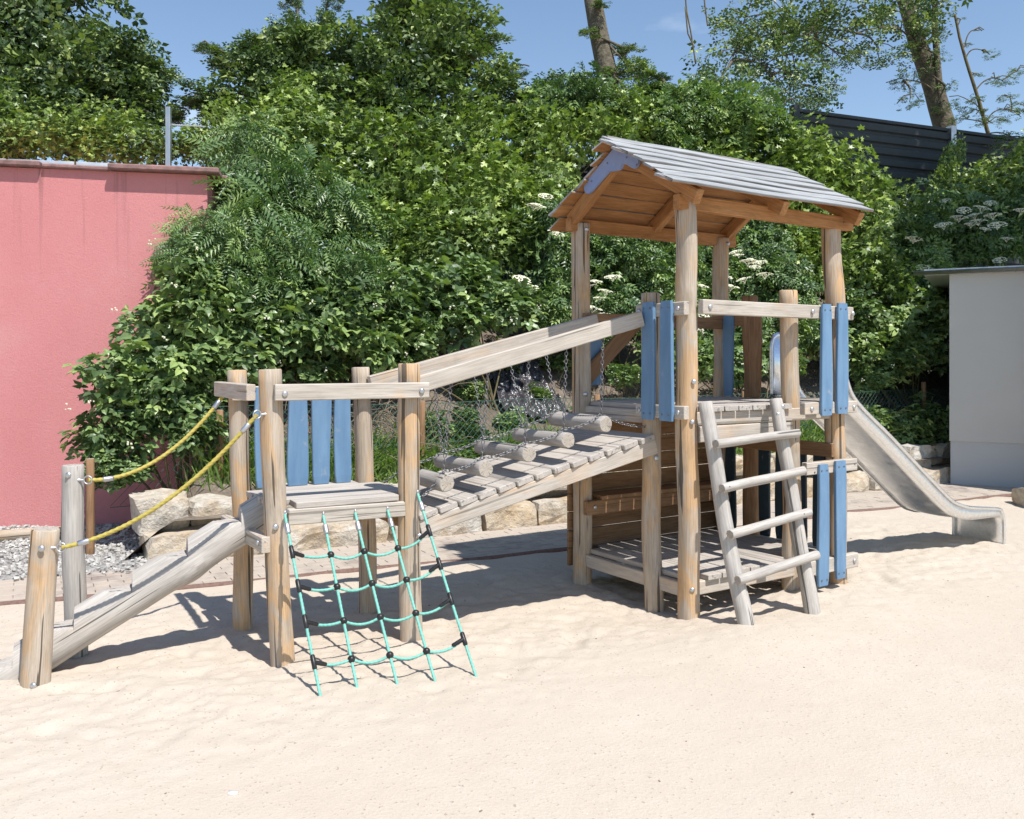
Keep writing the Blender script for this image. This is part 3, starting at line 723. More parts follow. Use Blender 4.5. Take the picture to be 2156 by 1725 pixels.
# ------------------------------------------------------------------ setting: ground, sand, paving, bank
def AB(a, b, z=0): return V(a * .875 - b * .485, 8.55 + a * .485 + b * .875, z)   # along / behind the stone wall
def ab_of(x, y): return x * .875 + (y - 8.55) * .485, -x * .485 + (y - 8.55) * .875
CX = np.array([-30, -8, -3.32, -2.44, .48, 3.53, 4.24, 9, 30]); CY = np.array([-5.3, 3.75, 5.78, 6.14, 7.46, 9.3, 9.64, 12.2, 23.5])
def curb_y(x): return np.interp(x, CX, CY)
t = NT('dirt'); a_ = t.noise(t.coord((1.5,) * 3, 'Object', False), 1, 5, .6); b_ = t.noise(t.coord((22,) * 3, 'Object', False), 1, 4, .6)
dirt_c = t.mix(t.ramp(a_, [(.35, 0), (.65, 1)]), (.13, .10, .075), (.23, .19, .145)); dirt_c = t.mix(t.ramp(b_, [(.3, .6), (.6, 0)]), dirt_c, (.075, .06, .045))
DIRT = t.set(dirt_c, .95, t.bump(b_, .04, .7))
gm = mesh_np('ground', np.array([(-700, -300, -.22), (700, -300, -.22), (700, 1100, -.22), (-700, 1100, -.22)]), np.array([[0, 1, 2, 3]]))
tag(put('ground', gm, None, None, DIRT), 'bare earth under and around the playground', None, None, 'structure')

def axis(fine0, fine1, st, lo, hi, n):
    return np.concatenate([fine0 - np.geomspace(.06, fine0 - lo, n)[::-1], np.arange(fine0, fine1, st), fine1 + np.geomspace(.06, hi - fine1, n)])
xs = axis(-4.4, 6.6, .021, -30, 30, 26); ys = axis(2.8, 9.6, .021, -14, 24, 22)
X, Y = np.meshgrid(xs, ys)
def sand_height(X, Y):
    sa = (X - 0.2) * .85 + (Y - 5.6) * .52; sb = -(X - .2) * .52 + (Y - 5.6) * .85
    use = np.exp(-(np.maximum(0, np.abs(sb - .45) - .75) / .6) ** 2) * np.exp(-(np.maximum(0, np.abs(sa) - 3.4) / 1.6) ** 2)
    z = (.003 + .008 * use) * vnoise(X * .9, Y * .9, 1) + (.001 + .006 * use) * vnoise(X * 2.3 + 5, Y * 2.3, 2)
    foot = vnoise(X * 4.6, Y * 4.6, 3) * .6 + vnoise(X * 8.5 + 3, Y * 8.5, 4) * .4
    z += (.0003 + .0045 * use) * foot + (.0004 + .007 * use) * vnoise(X * 14, Y * 14, 5) + (.0011 + .005 * use) * vnoise(X * 25, Y * 25, 6) + (.0009 + .002 * use) * vnoise(X * 46, Y * 46, 8)
    pits = np.clip(vnoise(X * 5.5 + 9, Y * 5.5 + 2, 7) - .42, 0, 1); z -= (.001 + .05 * use) * pits
    for cx, cy, r, h in ((1.40, 5.30, .45, .05), (-.55, 4.40, .5, .0), (3.4, 7.3, .9, .04), (.3, 5.7, .7, -.02), (-1.4, 5.1, .5, -.015), (2.2, 6.1, .5, .03), (1.2, 5.95, .6, -.045)):
        z += h * np.exp(-((X - cx) ** 2 + (Y - cy) ** 2) / r ** 2)
    for p in (P1, P2, P3, P4, T1, T2, T3, T4, T5, R1a, R2a):
        d2 = (X - p.x) ** 2 + (Y - p.y) ** 2; z += .016 * np.exp(-d2 / .02) - .012 * np.exp(-d2 / .12)
    return z
Z = sand_height(X, Y)
e = (Y - curb_y(X)) * .86
drift = .012 * vnoise(X * 1.7, Y * 1.7, 12) + .010 * vnoise(X * 5, Y * 5, 13)
w = np.clip((e + .55) / .55, 0, 1); Zc = Z * (1 - w) + (.024 + drift) * w          # settle to kerb level
fall = np.clip((e - .02) / (.22 + .1 * vnoise(X * 2, Y * 2, 14)), 0, 1); fall = fall * fall * (3 - 2 * fall)
Z = Zc * (1 - fall) - .10 * fall
ny_, nx_ = X.shape; i = np.arange(ny_ - 1)[:, None] * nx_; j = np.arange(nx_ - 1)[None]
F = np.stack([i + j, i + j + 1, i + nx_ + j + 1, i + nx_ + j], -1).reshape(-1, 4)
sand = put('sand', mesh_np('sand', np.stack([X, Y, Z], -1).reshape(-1, 3), F, True), None, None, SAND); tag(sand, 'pale sand pit with footprints around the play equipment', None, None, 'structure')
SG = (xs, ys, Z)
def sand_z(x, y):
    return float(sand_height(np.array([x]), np.array([y]))[0])

# edging strip between sand and paving
pts = [V(x, float(curb_y(np.array(x))) + .02 * mnoise.noise(V(x, 0, 3)), .012 + .012 * mnoise.noise(V(x * 1.3, 5, 0))) for x in np.arange(-9, 9.5, .12)]
put_o = put('edging_strip', loft_mesh('edging_strip', tube_points([p[:] for p in pts], .028, 8), True, [CURB])); tag(put_o, 'reddish brown edging strip half buried between sand and paving', 'edging')

# paving with sand blown over it
t = NT('paving_bed'); q1 = t.noise(t.coord((1.3,) * 3, 'Object', False), 1, 5, .6); q2 = t.noise(t.coord((90,) * 3, 'Object', False), 1, 3)
pc_ = t.mix(t.ramp(q1, [(.4, 0), (.62, 1)]), (.44, .36, .285), (.52, .435, .345)); pc_ = t.mix(t.ramp(q2, [(.35, .5), (.6, 0)]), pc_, (.25, .20, .16))
BED = t.set(pc_, .95, t.bump(q2, .006, .5))
t = NT('paver'); wv = t.new('ShaderNodeNewGeometry'); mp = t.new('ShaderNodeMapping'); t.l.new(wv.outputs['Position'], mp.inputs['Vector'])
oi = t.new('ShaderNodeObjectInfo'); base = t.ramp(oi.outputs['Random'], [(0, (.19, .145, .13)), (.5, (.25, .205, .185)), (1, (.30, .255, .23))])
n1 = t.noise(mp.outputs[0], 1.5, 5, .65); n2 = t.noise(mp.outputs[0], 70, 3, .6); n3 = t.noise(mp.outputs[0], 9, 4, .6)
dust = t.ramp(t.math('ADD', t.math('MULTIPLY', n1, .7), t.math('MULTIPLY', n3, .3)), [(.31, 0), (.50, .95)])
base = t.mix(t.ramp(n2, [(.3, .5), (.6, 0)]), base, (.10, .075, .065))
PAVER = t.set(t.mix(dust, base, (.43, .37, .305)), .9, t.bump(n2, .003, .5))
lx = np.linspace(-8, 9.5, 60); low_y = curb_y(lx) - .05
ln, hn = [], []
for x, yc in zip(lx, low_y):
    ln.append((x, yc, -.014)); hn.append((x - 1.2, yc + 3.3, -.014))
v = np.array(ln + hn); k = len(ln); F = np.array([[i, i + 1, k + i + 1, k + i] for i in range(k - 1)])
pav = put('paving', mesh_np('paving', v, F), None, None, BED); tag(pav, 'sand dusted brick paving strip behind the sand pit', None, None, 'structure')
PVM = loft_mesh('paver', beam_sections(.196, .096, .05, .004, 0), False, [PAVER])
th_ = math.radians(28.5); pu = V(math.cos(th_), math.sin(th_), 0); pv_ = V(-math.sin(th_), math.cos(th_), 0)
cands = []
for r_ in range(-30, 30):
    for c_ in range(-40, 56):
        p = V(0, 8.0, 0) + pu * (c_ * .2 + (r_ % 2) * .1) + pv_ * (r_ * .1)
        ctr = p + pu * .1
        a, b = ab_of(ctr.x, ctr.y)
        if ctr.y < float(curb_y(np.array(ctr.x))) + .10 or b > -.02 or ctr.x < -4.2: continue
        px = CXP + ctr.x / ctr.y * FPX
        if px < -150 or px > 2300: continue
        hid = 1210 < px < 1760
        cands.append((ctr.y + (6 if hid else 0), p))
cands.sort(key=lambda q: q[0])
for k, (d, p) in enumerate(cands[:300]):
    M = frame(p + V(0, 0, -.022 + rng.uniform(-.003, .003)), pu, V(rng.uniform(-.012, .012), rng.uniform(-.012, .012), 1)); put('paver', PVM, pav, M)
pvv = np.array([q.co[:] for q in PVM.vertices]); pf = [np.array([q.vertices[:] for q in PVM.polygons if len(q.vertices) == m]) for m in (4, 3)]
if len(cands) > 300:
    parts = []
    for d, p in cands[300:]:
        A = np.array(frame(p + V(0, 0, -.022 + rng.uniform(-.003, .003)), pu, V(rng.uniform(-.012, .012), rng.uniform(-.012, .012), 1))); parts.append((pvv @ A[:3, :3].T + A[:3, 3], pf))
    v, f = merge(parts); tag(put('pavers', mesh_np('pavers', v, f, False, [PAVER]), pav), None, None, None, 'stuff')

# gravel by the red wall
t = NT('gravel'); vor = t.new('ShaderNodeTexVoronoi', Scale=60.0); t.l.new(t.coord((1, 1, 1), 'Object', False), vor.inputs['Vector'])
gc = t.ramp(vor.outputs['Color'], [(0, (.16, .155, .145)), (.5, (.27, .26, .245)), (1, (.42, .40, .375))]); GRAVEL = t.set(gc, .9, t.bump(vor.outputs['Distance'], .012, .8))
gx, gy = np.meshgrid(np.linspace(-7.5, -2.55, 90), np.linspace(5.4, 9.0, 70)); gz = .012 + .02 * vnoise(gx * 3, gy * 3, 21) + .008 * vnoise(gx * 9, gy * 9, 22)
ge = (gy - curb_y(gx)) * .86 - .75; gz = np.where(ge < 0, -.06, gz); 
i = np.arange(69)[:, None] * 90; j = np.arange(89)[None]
tag(put('gravel_bed', mesh_np('gravel_bed', np.stack([gx, gy, gz], -1).reshape(-1, 3), np.stack([i + j, i + j + 1, i + 91 + j, i + 90 + j], -1).reshape(-1, 4), True), None, None, GRAVEL), 'grey gravel strip in front of the red wall', None, None, 'structure')
def rock_template(seed, k=2):
    R = np.random.default_rng(seed); v = np.array([(x, y, z) for x in (-1, 1) for y in (-1, 1) for z in (-1, 1)], float) * .5
    v += R.uniform(-.16, .16, v.shape); return v, np.array([[0, 1, 3, 2], [4, 6, 7, 5], [0, 4, 5, 1], [2, 3, 7, 6], [0, 2, 6, 4], [1, 5, 7, 3]])
parts = []
for k in range(5200):
    x = nr.uniform(-5.2, -2.6); y = nr.uniform(5.9, 8.7)
    if (y - float(np.interp(x, CX, CY))) * .86 < .6 + .35 * nr.random(): continue
    s = nr.uniform(.012, .034); v, f = rock_template(k % 40); A = np.array(Matrix.Rotation(nr.uniform(0, 6), 3, 'Z') @ Matrix.Rotation(nr.uniform(0, 1), 3, 'X'))
    parts.append((v * [s, s * .8, s * .6] @ A.T + [x, y, .022 + .02 * float(vnoise(np.array(x * 3), np.array(y * 3), 21))], f))
v, f = merge(parts)
t = NT('gravel_stone'); nn_ = t.noise(t.coord((14,) * 3, 'Object', False), 1, 2); GST = t.set(t.ramp(nn_, [(.25, (.25, .24, .225)), (.5, (.42, .405, .375)), (.75, (.60, .58, .54))]), .9)
tag(put('gravel', mesh_np('gravel', v, f, False, [GST])), 'loose grey gravel stones by the red wall', 'gravel', None, 'stuff')
# litter on the sand
parts = []
for k in range(170):
    x = nr.uniform(-4, 6); y = nr.uniform(3.0, 8.5)
    if y > float(np.interp(x, CX, CY)) - .1: continue
    s = nr.uniform(.0025, .007); v, f = rock_template(k % 40); A = np.array(Matrix.Rotation(nr.uniform(0, 6), 3, 'Z'))
    iz = SG[2][np.searchsorted(SG[1], y), np.searchsorted(SG[0], x)]
    parts.append((v * [s * nr.uniform(1, 2.2), s, s * .5] @ A.T + [x, y, iz + .001], f))
v, f = merge(parts); tag(put('sand_litter', mesh_np('sand_litter', v, f, False, [TWIG])), 'scattered bark crumbs and pebbles lying on the sand', 'litter', None, 'stuff')

WPEB = plain('white_pebble', (.70, .70, .70), (.80, .80, .80), 30, .8)
tag(put('white_pebble', mesh_np('white_pebble', rock_template(3)[0] * [.028, .02, .012], rock_template(3)[1], True, [WPEB]), None, Matrix.Translation(V(-1.03, 3.295, .004))), 'small white pebble lying alone in the foreground sand', 'pebble')
# embankment
def bank_z(a, b):
    z = np.where(b < .45, .30, .32 + .66 * np.clip(b - .45, 0, 3.9)) + .10 * vnoise(a * 1.1, b * 1.1, 31) * np.clip(b, 0, 1) + .04 * vnoise(a * 4, b * 4, 32) * np.clip(b * 2, 0, 1)
    x_ = a * .875 - b * .485; y_ = 8.55 + a * .485 + b * .875
    m = np.clip((-2.75 - x_) / .5, 0, 1) * np.clip((10.9 - y_) / .4, 0, 1)
    return z * (1 - m) - .15 * m
aa, bb_ = np.meshgrid(np.concatenate([np.linspace(-40, -5, 12), np.arange(-4.6, 13, .12), np.linspace(13.5, 60, 14)]), np.concatenate([np.arange(.12, 6, .12), np.linspace(6.5, 90, 16)]))
zz = bank_z(aa, bb_); bx = aa * .875 - bb_ * .485; by = 8.55 + aa * .485 + bb_ * .875
ny_, nx_ = aa.shape; i = np.arange(ny_ - 1)[:, None] * nx_; j = np.arange(nx_ - 1)[None]
tag(put('embankment', mesh_np('embankment', np.stack([bx, by, zz], -1).reshape(-1, 3), np.stack([i + j, i + j + 1, i + nx_ + j + 1, i + nx_ + j], -1).reshape(-1, 4), True), None, None, DIRT), 'steep earth bank behind the stone wall', None, None, 'structure')
def on_bank(a, b, dz=0.0): return AB(a, b, float(bank_z(np.array([a]), np.array([b]))[0]) + dz)

# ------------------------------------------------------------------ retaining wall of stone blocks
t = NT('stone'); s1 = t.noise(t.coord((2.5,) * 3), 1, 5, .6); s2 = t.noise(t.coord((14,) * 3), 1, 5, .65); s3 = t.noise(t.coord((60,) * 3), 1, 3)
oi = t.new('ShaderNodeObjectInfo'); tone = t.ramp(oi.outputs['Random'], [(0, (.50, .455, .385)), (.4, (.56, .47, .345)), (.7, (.48, .465, .43)), (1, (.60, .54, .44))])
c = t.mix(t.ramp(s1, [(.42, 0), (.68, .8)]), tone, (.46, .31, .15)); c = t.mix(t.ramp(s2, [(.32, .7), (.56, 0)]), c, (.27, .235, .19)); c = t.mix(t.ramp(s2, [(.58, 0), (.72, .6)]), c, (.62, .59, .54))
STONE = t.set(c, .92, t.bump(t.math('ADD', s2, t.math('MULTIPLY', s3, .3)), .03, .8))
def stone_mesh(L, D, H, seed):
    K = (7, 4, 4); R = random.Random(seed); vs_, idx = [], {}
    def vid(i, j, k):
        if (i, j, k) not in idx:
            p = V(i / K[0] - .5, j / K[1] - .5, k / K[2] - .5)
            m = sorted([abs(p.x) * 2, abs(p.y) * 2, abs(p.z) * 2]); q = V(p.x * L, p.y * D, p.z * H)
            if m[1] > .99: q *= (.93 if m[0] > .99 else .965)
            o = seed * 3.7; ns = mnoise.noise_vector(q * 4.5 + V(o, 0, 0)) * .045 + mnoise.noise_vector(q * 11 + V(0, o, 0)) * .020
            idx[(i, j, k)] = len(vs_); vs_.append((q + ns)[:])
        return idx[(i, j, k)]
    F = []
    for i in range(K[0]):
        for j in range(K[1]): F += [(vid(i, j, 0), vid(i, j + 1, 0), vid(i + 1, j + 1, 0), vid(i + 1, j, 0)), (vid(i, j, K[2]), vid(i + 1, j, K[2]), vid(i + 1, j + 1, K[2]), vid(i, j + 1, K[2]))]
        for k in range(K[2]): F += [(vid(i, 0, k), vid(i + 1, 0, k), vid(i + 1, 0, k + 1), vid(i, 0, k + 1)), (vid(i, K[1], k), vid(i, K[1], k + 1), vid(i + 1, K[1], k + 1), vid(i + 1, K[1], k))]
    for j in range(K[1]):
        for k in range(K[2]): F += [(vid(0, j, k), vid(0, j, k + 1), vid(0, j + 1, k + 1), vid(0, j + 1, k)), (vid(K[0], j, k), vid(K[0], j + 1, k), vid(K[0], j + 1, k + 1), vid(K[0], j, k + 1))]
    return mesh_np('stone', np.array(vs_), np.array(F), False, [STONE])
rw = thing('stone_wall', 'low two course retaining wall of rough limestone blocks below the bank', 'stone wall', AB(1, .2))
sv = random.Random(5)
def course(b0, z0, H, D, a0, a1, lo, hi, jit=.03):
    a = a0; k = 0
    while a < a1:
        L = sv.uniform(lo, hi); h = H * sv.uniform(.86, 1.1)
        p = AB(a + L / 2, b0 + sv.uniform(-jit, jit) + D / 2 + .06 * math.sin(a * .8), z0 + h / 2)
        M = frame(p, V(.875, .485, 0) + V(sv.uniform(-.05, .05), sv.uniform(-.05, .05), sv.uniform(-.02, .02)))
        put('stone', stone_mesh(L, D, h, sv.randint(1, 900)), rw, M); a += L + sv.uniform(.005, .05); k += 1
course(0.02, -.05, .26, .55, -3.25, 8.35, .55, 1.15); course(.30, .185, .27, .50, -3.3, 7.9, .38, .85, .05)
sb = tag(put('boulder', stone_mesh(.42, .40, .26, 77), None, Matrix.Translation(V(5.80, 9.78, .07))), 'rounded pale boulder at the edge of the sand on the right', 'boulder')
tag(log_part(None, 'timber_log', (-6.3, 6.75, .05), (-4.02, 8.1, .06), .055, .05, 91, W_POST), 'long brown log lying on the gravel before the red wall', 'log')

# ------------------------------------------------------------------ red building
t = NT('red_render'); k = 'Object'
r1_ = t.noise(t.coord((.8, .8, .5), k, False), 1, 5, .6); r2_ = t.noise(t.coord((260,) * 3, k, False), 1, 3, .6); r3_ = t.noise(t.coord((60, 60, 60), k, False), 1, 4, .6)
st1 = t.noise(t.coord((9, 9, .35), k, False), 1, 4, .6); lime = t.noise(t.coord((1.4, 1.4, 2.0), k, False), 1, 6, .7)
c = t.mix(t.ramp(r1_, [(.3, 0), (.7, 1)]), (.585, .228, .226), (.65, .28, .276)); c = t.mix(t.ramp(lime, [(.56, 0), (.78, .35)]), c, (.62, .36, .35))
sx = t.new('ShaderNodeSeparateXYZ'); t.l.new(t.tc.outputs['Object'], sx.inputs[0])
zr = t.ramp(t.math('MULTIPLY', sx.outputs['Z'], .28), [(.62, 0), (.97, 1)]); drip = t.math('MULTIPLY', t.math('MULTIPLY', t.ramp(st1, [(.56, 0), (.74, 1)]), zr), .75)
c = t.mix(drip, c, (.20, .10, .095)); c = t.mix(t.ramp(r3_, [(.3, .18), (.55, 0)]), c, (.45, .13, .13))
RED = t.set(c, .92, t.bump(t.math('ADD', r2_, t.math('MULTIPLY', r3_, .8)), .008, .6), Specular_IOR_Level=.2)
COPING = plain('coping_concrete', (.15, .095, .085), (.36, .20, .185), 9, .9, .01, 6)
WHITEM = metal('white_flashing', (.75, .76, .77), .5)
rbg = thing('red_building', 'coral red rendered building with a stained concrete coping at its top', 'building', (-5, 9, 0))
C0, C1 = V(-9.5, 7.50, 0), V(-3.02, 8.85, 0)            # front face line
C0 = C1 + (V(-4.86, 8.47, 0) - C1) * 4.2
fd = (C1 - C0).normalized(); bd = V(-fd.y, fd.x, 0); HW = 3.44
def prism(name, foot, z0, z1, mat, parent):
    f_ = [Vector(p) for p in foot]; k = len(f_)
    v = np.array([(p.x, p.y, z0) for p in f_] + [(p.x, p.y, z1) for p in f_]); F = [[i, (i + 1) % k, k + (i + 1) % k, k + i] for i in range(k)]
    me = bpy.data.meshes.new(name); me.from_pydata(v.tolist(), [], F + [list(range(k))[::-1], list(range(k, 2 * k))]); me.update(); me.materials.append(mat)
    return put(name, me, parent)
prism('wall', [C0, C1, C1 + bd * 2.6, C0 + bd * 2.6], -.1, HW, RED, rbg)
edges = [(-4.2, .62), (-3.1, -.0), ]
seg = [(0.0, 1.02), (1.03, 1.62), (1.63, 2.28), (2.29, 3.3), (3.31, 5.4)]
for i, (d0, d1) in enumerate(seg):
    a = C1 - fd * (d1 - .12); b = C1 - fd * (d0 - .12); ov = [.11, .05, .08, .055, .10][i]; h = [.055, .042, .055, .045, .05][i]
    a2, b2 = a - bd * ov, b - bd * ov
    beam(rbg, 'coping_slab', (a2 + a + bd * .22) / 2 + V(0, 0, HW + .005 + h / 2), (b2 + b + bd * .22) / 2 + V(0, 0, HW + .005 + h / 2 - .01 * (i % 2)), .22 + ov, h, COPING, c=.012)
beam(rbg, 'coping_slab', C1 + fd * .05 + bd * .25 + V(0, 0, HW + .032), C1 + fd * .03 + bd * 2.6 + V(0, 0, HW + .032), .22, .05, COPING, c=.012)
for i in range(9):
    a = C1 - fd * (.06 + i * .62); beam(rbg, 'flashing_strip', a - fd * .6 + bd * .30 + V(0, 0, HW + .115), a + bd * .30 + V(0, 0, HW + .115), .02, .05, WHITEM, c=.002)
gr = thing('guard_rail', 'galvanised steel guard rail post on top of the red building', 'railing', C1 - fd * .42 + bd * .38 + V(0, 0, HW))
pb = C1 - fd * .43 + bd * .40
beam(gr, 'upright', pb + V(0, 0, HW), pb + V(0, 0, 4.20), .05, .05, ZINC, (0, 1, 0)); beam(gr, 'foot_bracket', pb + fd * .03 - V(0, 0, -HW), pb + fd * .17 + V(0, 0, HW), .06, .09, ZINC)
for z in (4.03,): beam(gr, 'rail_bar', pb - fd * .02 + bd * .035 + V(0, 0, z), pb + fd * .36 + bd * .035 + V(0, 0, z), .010, .012, ZINC)

# ------------------------------------------------------------------ grey building
t = NT('grey_render'); g1 = t.noise(t.coord((1.2,) * 3, 'Object', False), 1, 4); g2 = t.noise(t.coord((200,) * 3, 'Object', False), 1, 3)
GREY = t.set(t.mix(t.ramp(g1, [(.35, 0), (.7, 1)]), (.475, .465, .435), (.51, .50, .47)), .9, t.bump(g2, .004, .5), Specular_IOR_Level=.2)
t = NT('plinth_render'); g2 = t.noise(t.coord((200,) * 3, 'Object', False), 1, 3); PLINTH = t.set((.45, .452, .45), .9, t.bump(g2, .004, .5), Specular_IOR_Level=.2)
gb = thing('grey_building', 'pale grey rendered building with a metal gutter at the right edge', 'building', (7.5, 11, 0))
gw = V(.88, -.475, 0); gm_ = V(.475, .88, 0); G0 = V(5.687, 11.609, 0)
prism('wall', [G0, G0 + gw * 7, G0 + gw * 7 + gm_ * 6, G0 + gm_ * 6], .56, 2.72, GREY, gb)
prism('plinth', [G0 + gm_ * .018 + gw * .012, G0 + gm_ * .018 + gw * 7, G0 + gw * 7 + gm_ * 5.9, G0 + gm_ * 5.9 + gw * .012], -.2, .562, PLINTH, gb)
prism('roof', [G0 - gw * .30 - gm_ * .01, G0 + gw * 7.2 - gm_ * .01, G0 + gw * 7.2 + gm_ * 6.2, G0 - gw * .30 + gm_ * 6.2], 2.722, 2.80, WHITEM, gb)
ph = np.linspace(PI, 2 * PI, 9); gp = [( -math.cos(p) * .052, math.sin(p) * .052) for p in ph]; sec = []
GUT = metal('gutter_zinc', (.30, .31, .31), .45)
for s in (-.42, 3.0, 7.4):
    c0 = G0 + gw * s - gm_ * .065 + V(0, 0, 2.775 + .0 * s); out = [c0 + gm_ * y + V(0, 0, z) for y, z in gp]; inn = [c0 + gm_ * (y * .93) + V(0, 0, z * .93 + .0) for y, z in gp[::-1]]
    sec.append([q[:] for q in out + inn])
put('gutter', loft_mesh('gutter', sec, True, [GUT]), gb)
for s in (.75, 2.2): 
    c0 = G0 + gw * s - gm_ * .065 + V(0, 0, 2.775); put('gutter_bracket', loft_mesh('gutter_bracket', tube_points([(c0 + gm_ * y * 1.06 + V(0, 0, z * 1.06))[:] for y, z in gp], .006, 6), True, [GUT]), gb)
# unseen block added off to the right, shaped to keep the wall in shade
wing = [G0 + gw * 3.5 - gm_ * .02, V(6.54, 10.27, 0), V(7.6, 8.87, 0), V(11.5, 8.87, 0), G0 + gw * 6.5 - gm_ * .02]
prism('side_wing', wing, -.2, 6.6, GREY, gb)

# ------------------------------------------------------------------ noise barrier
t = NT('barrier_sheet'); b1 = t.noise(t.coord((2, 2, 2)), 1, 4); t.set(t.mix(b1, (.045, .052, .056), (.065, .073, .077)), .7, None, Specular_IOR_Level=.2); BARR = t.m
nb = thing('noise_barrier', 'dark grey ribbed metal noise barrier on top of the bank', 'noise barrier', (5.6, 17, 3))
B0 = V(-2.085, 13.85, 0); B1 = V(5.62, 17.0, 0); bdv = (B1 - B0).normalized(); bn_ = V(bdv.y, -bdv.x, 0); top_z = 6.30; ln_ = 4.0
def panel_mesh():
    # one cassette: 4 m long, .45 high, with two pressed ribs
    pr = [(0, 0), (.0, .05), (-.05, .075), (-.05, .20), (0, .225), (0, .27), (-.05, .295), (-.05, .42), (0, .445), (0, .45)]
    sec = [[(x, y, z) for y, z in pr] + [(x, .06, .45), (x, .06, 0)] for x in (0.06, ln_ - .06)]
    return loft_mesh('panel', sec, False, [BARR])
PM = panel_mesh()
Rm = frame(V(0, 0, 0), bdv, V(0, 0, 1))
for k in range(6):
    o_ = B0 + bdv * ln_ * k
    for r_ in range(3 if k < 2 else 0, 8):
        M = Rm.copy(); M.translation = o_ + V(0, 0, top_z - .45 * (r_ + 1) + .0); put('panel', PM, nb, M)
    beam(nb, 'upright', o_ + V(0, 0, 2.6) + bn_ * .03, o_ + V(0, 0, top_z + .12 - (1.35 if k < 2 else 0)) + bn_ * .03, .14, .14, ZINC if k == 3 else BARR, bn_)
    tz_ = top_z + .04 - (1.35 if k < 2 else 0)
    beam(nb, 'cap_strip', o_ + bdv * .06 + V(0, 0, tz_), o_ + bdv * (ln_ - .06) + V(0, 0, tz_), .10, .06, BARR)
# ------------------------------------------------------------------ vegetation
def leaflet(L, W, x0=0, y0=0, z0=0, ang=0, droop=.18, fold=.12, simple=False):
    if simple:
        p = np.array([(0, 0, 0), (.42, .5, fold), (.42, -.5, fold), (.45, 0, 0), (1, 0, -droop)], float); f = np.array([[0, 3, 1], [0, 2, 3], [1, 3, 4], [3, 2, 4]])
    else:
        p = np.array([(0, 0, 0), (.28, .42, fold), (.28, -.42, fold), (.3, 0, 0), (.66, .38, fold - droop * .35), (.66, -.38, fold - droop * .35), (.66, 0, -droop * .35), (1, 0, -droop)], float)
        f = np.array([[0, 3, 1], [0, 2, 3], [1, 3, 6], [1, 6, 4], [3, 2, 5], [3, 5, 6], [4, 6, 7], [6, 5, 7]])
    p = p * [L, W, L]; c, s = math.cos(ang), math.sin(ang)
    p = np.stack([p[:, 0] * c - p[:, 1] * s + x0, p[:, 0] * s + p[:, 1] * c + y0, p[:, 2] + z0], 1)
    return p, f
def tmpl(items):
    v, f = merge(items); return v, f[0]
T_BRAMBLE = [tmpl([leaflet(.085 * k, .062 * k, .03, 0), leaflet(.07 * k, .052 * k, .02, .005, 0, 1.15), leaflet(.07 * k, .052 * k, .02, -.005, 0, -1.15)]) for k in (.9, 1.2)]
def maple_leaf(k):
    ang = [-2.2, -1.75, -1.05, -.75, 0, .75, 1.05, 1.75, 2.2]; rad = [.30, .55, .40, .85, 1.0, .85, .40, .55, .30]
    full = []
    A = [-2.3, -1.7, -1.25, -.85, -.42, 0, .42, .85, 1.25, 1.7, 2.3]; Rr = [.35, .6, .42, .88, .5, 1.0, .5, .88, .42, .6, .35]
    v = [(0, 0, 0)] + [(math.cos(a) * r * .055 * k, math.sin(a) * r * .055 * k, -.012 * k * r * r + .006 * k * (i % 2)) for i, (a, r) in enumerate(zip(A, Rr))]
    return np.array(v) + [.01, 0, 0], np.array([[0, i, i + 1] for i in range(1, len(A))])
T_MAPLE = [maple_leaf(1.0), maple_leaf(1.3)]
def pinnate(n, L, l, w, droop):
    it = []
    for i in range(n):
        t = (i + 1) / (n + .3); x = L * t; z = -droop * t * t * L; k = .7 + .5 * math.sin(t * PI)
        for sg in (1, -1): it.append(leaflet(l * k, w * k, x, sg * .003, z, sg * (1.15 - .25 * t), .35, .1, True))
    it.append(leaflet(l * .8, w * .8, L, 0, -droop * L, 0, .3, .1, True)); return tmpl(it)
T_SUMAC = [pinnate(6, .30, .10, .030, .45), pinnate(7, .36, .11, .032, .6)]
T_ELDER = [pinnate(2, .12, .10, .045, .3), pinnate(3, .15, .09, .042, .4)]
T_TREE = [tmpl([leaflet(.075, .05, .02, 0, 0, 0, .2, .1, True), leaflet(.065, .045, .0, .01, .01, 1.3, .2, .1, True), leaflet(.065, .045, .0, -.01, -.01, -1.2, .2, .1, True), leaflet(.06, .042, -.03, .0, .015, 2.6, .2, .1, True)])]
T_ASH = [pinnate(3, .17, .075, .026, .35)]

def scatter(templates, P, D, Nn, S, R):
    """instance leaf templates at P with direction D, normal Nn, scale S -> verts, faces, per-vertex variation"""
    D = D / np.linalg.norm(D, axis=1)[:, None]; Nn = Nn - D * (Nn * D).sum(1)[:, None]; Nn /= np.linalg.norm(Nn, axis=1)[:, None] + 1e-9; B = np.cross(Nn, D)
    which = R.integers(0, len(templates), len(P)); VV, FF, AA, o = [], [], [], 0
    for k, (tv, tf) in enumerate(templates):
        m = which == k; c = m.sum()
        if not c: continue
        q = (P[m][:, None] + S[m][:, None, None] * (tv[None, :, 0:1] * D[m][:, None] + tv[None, :, 1:2] * B[m][:, None] + tv[None, :, 2:3] * Nn[m][:, None]))
        VV.append(q.reshape(-1, 3)); FF.append((tf[None] + (np.arange(c) * len(tv))[:, None, None]).reshape(-1, 3) + o); o += c * len(tv)
        AA.append(np.repeat(R.uniform(0, 1, c) ** 1.4, len(tv)))
    return np.vstack(VV), np.vstack(FF), np.concatenate(AA)
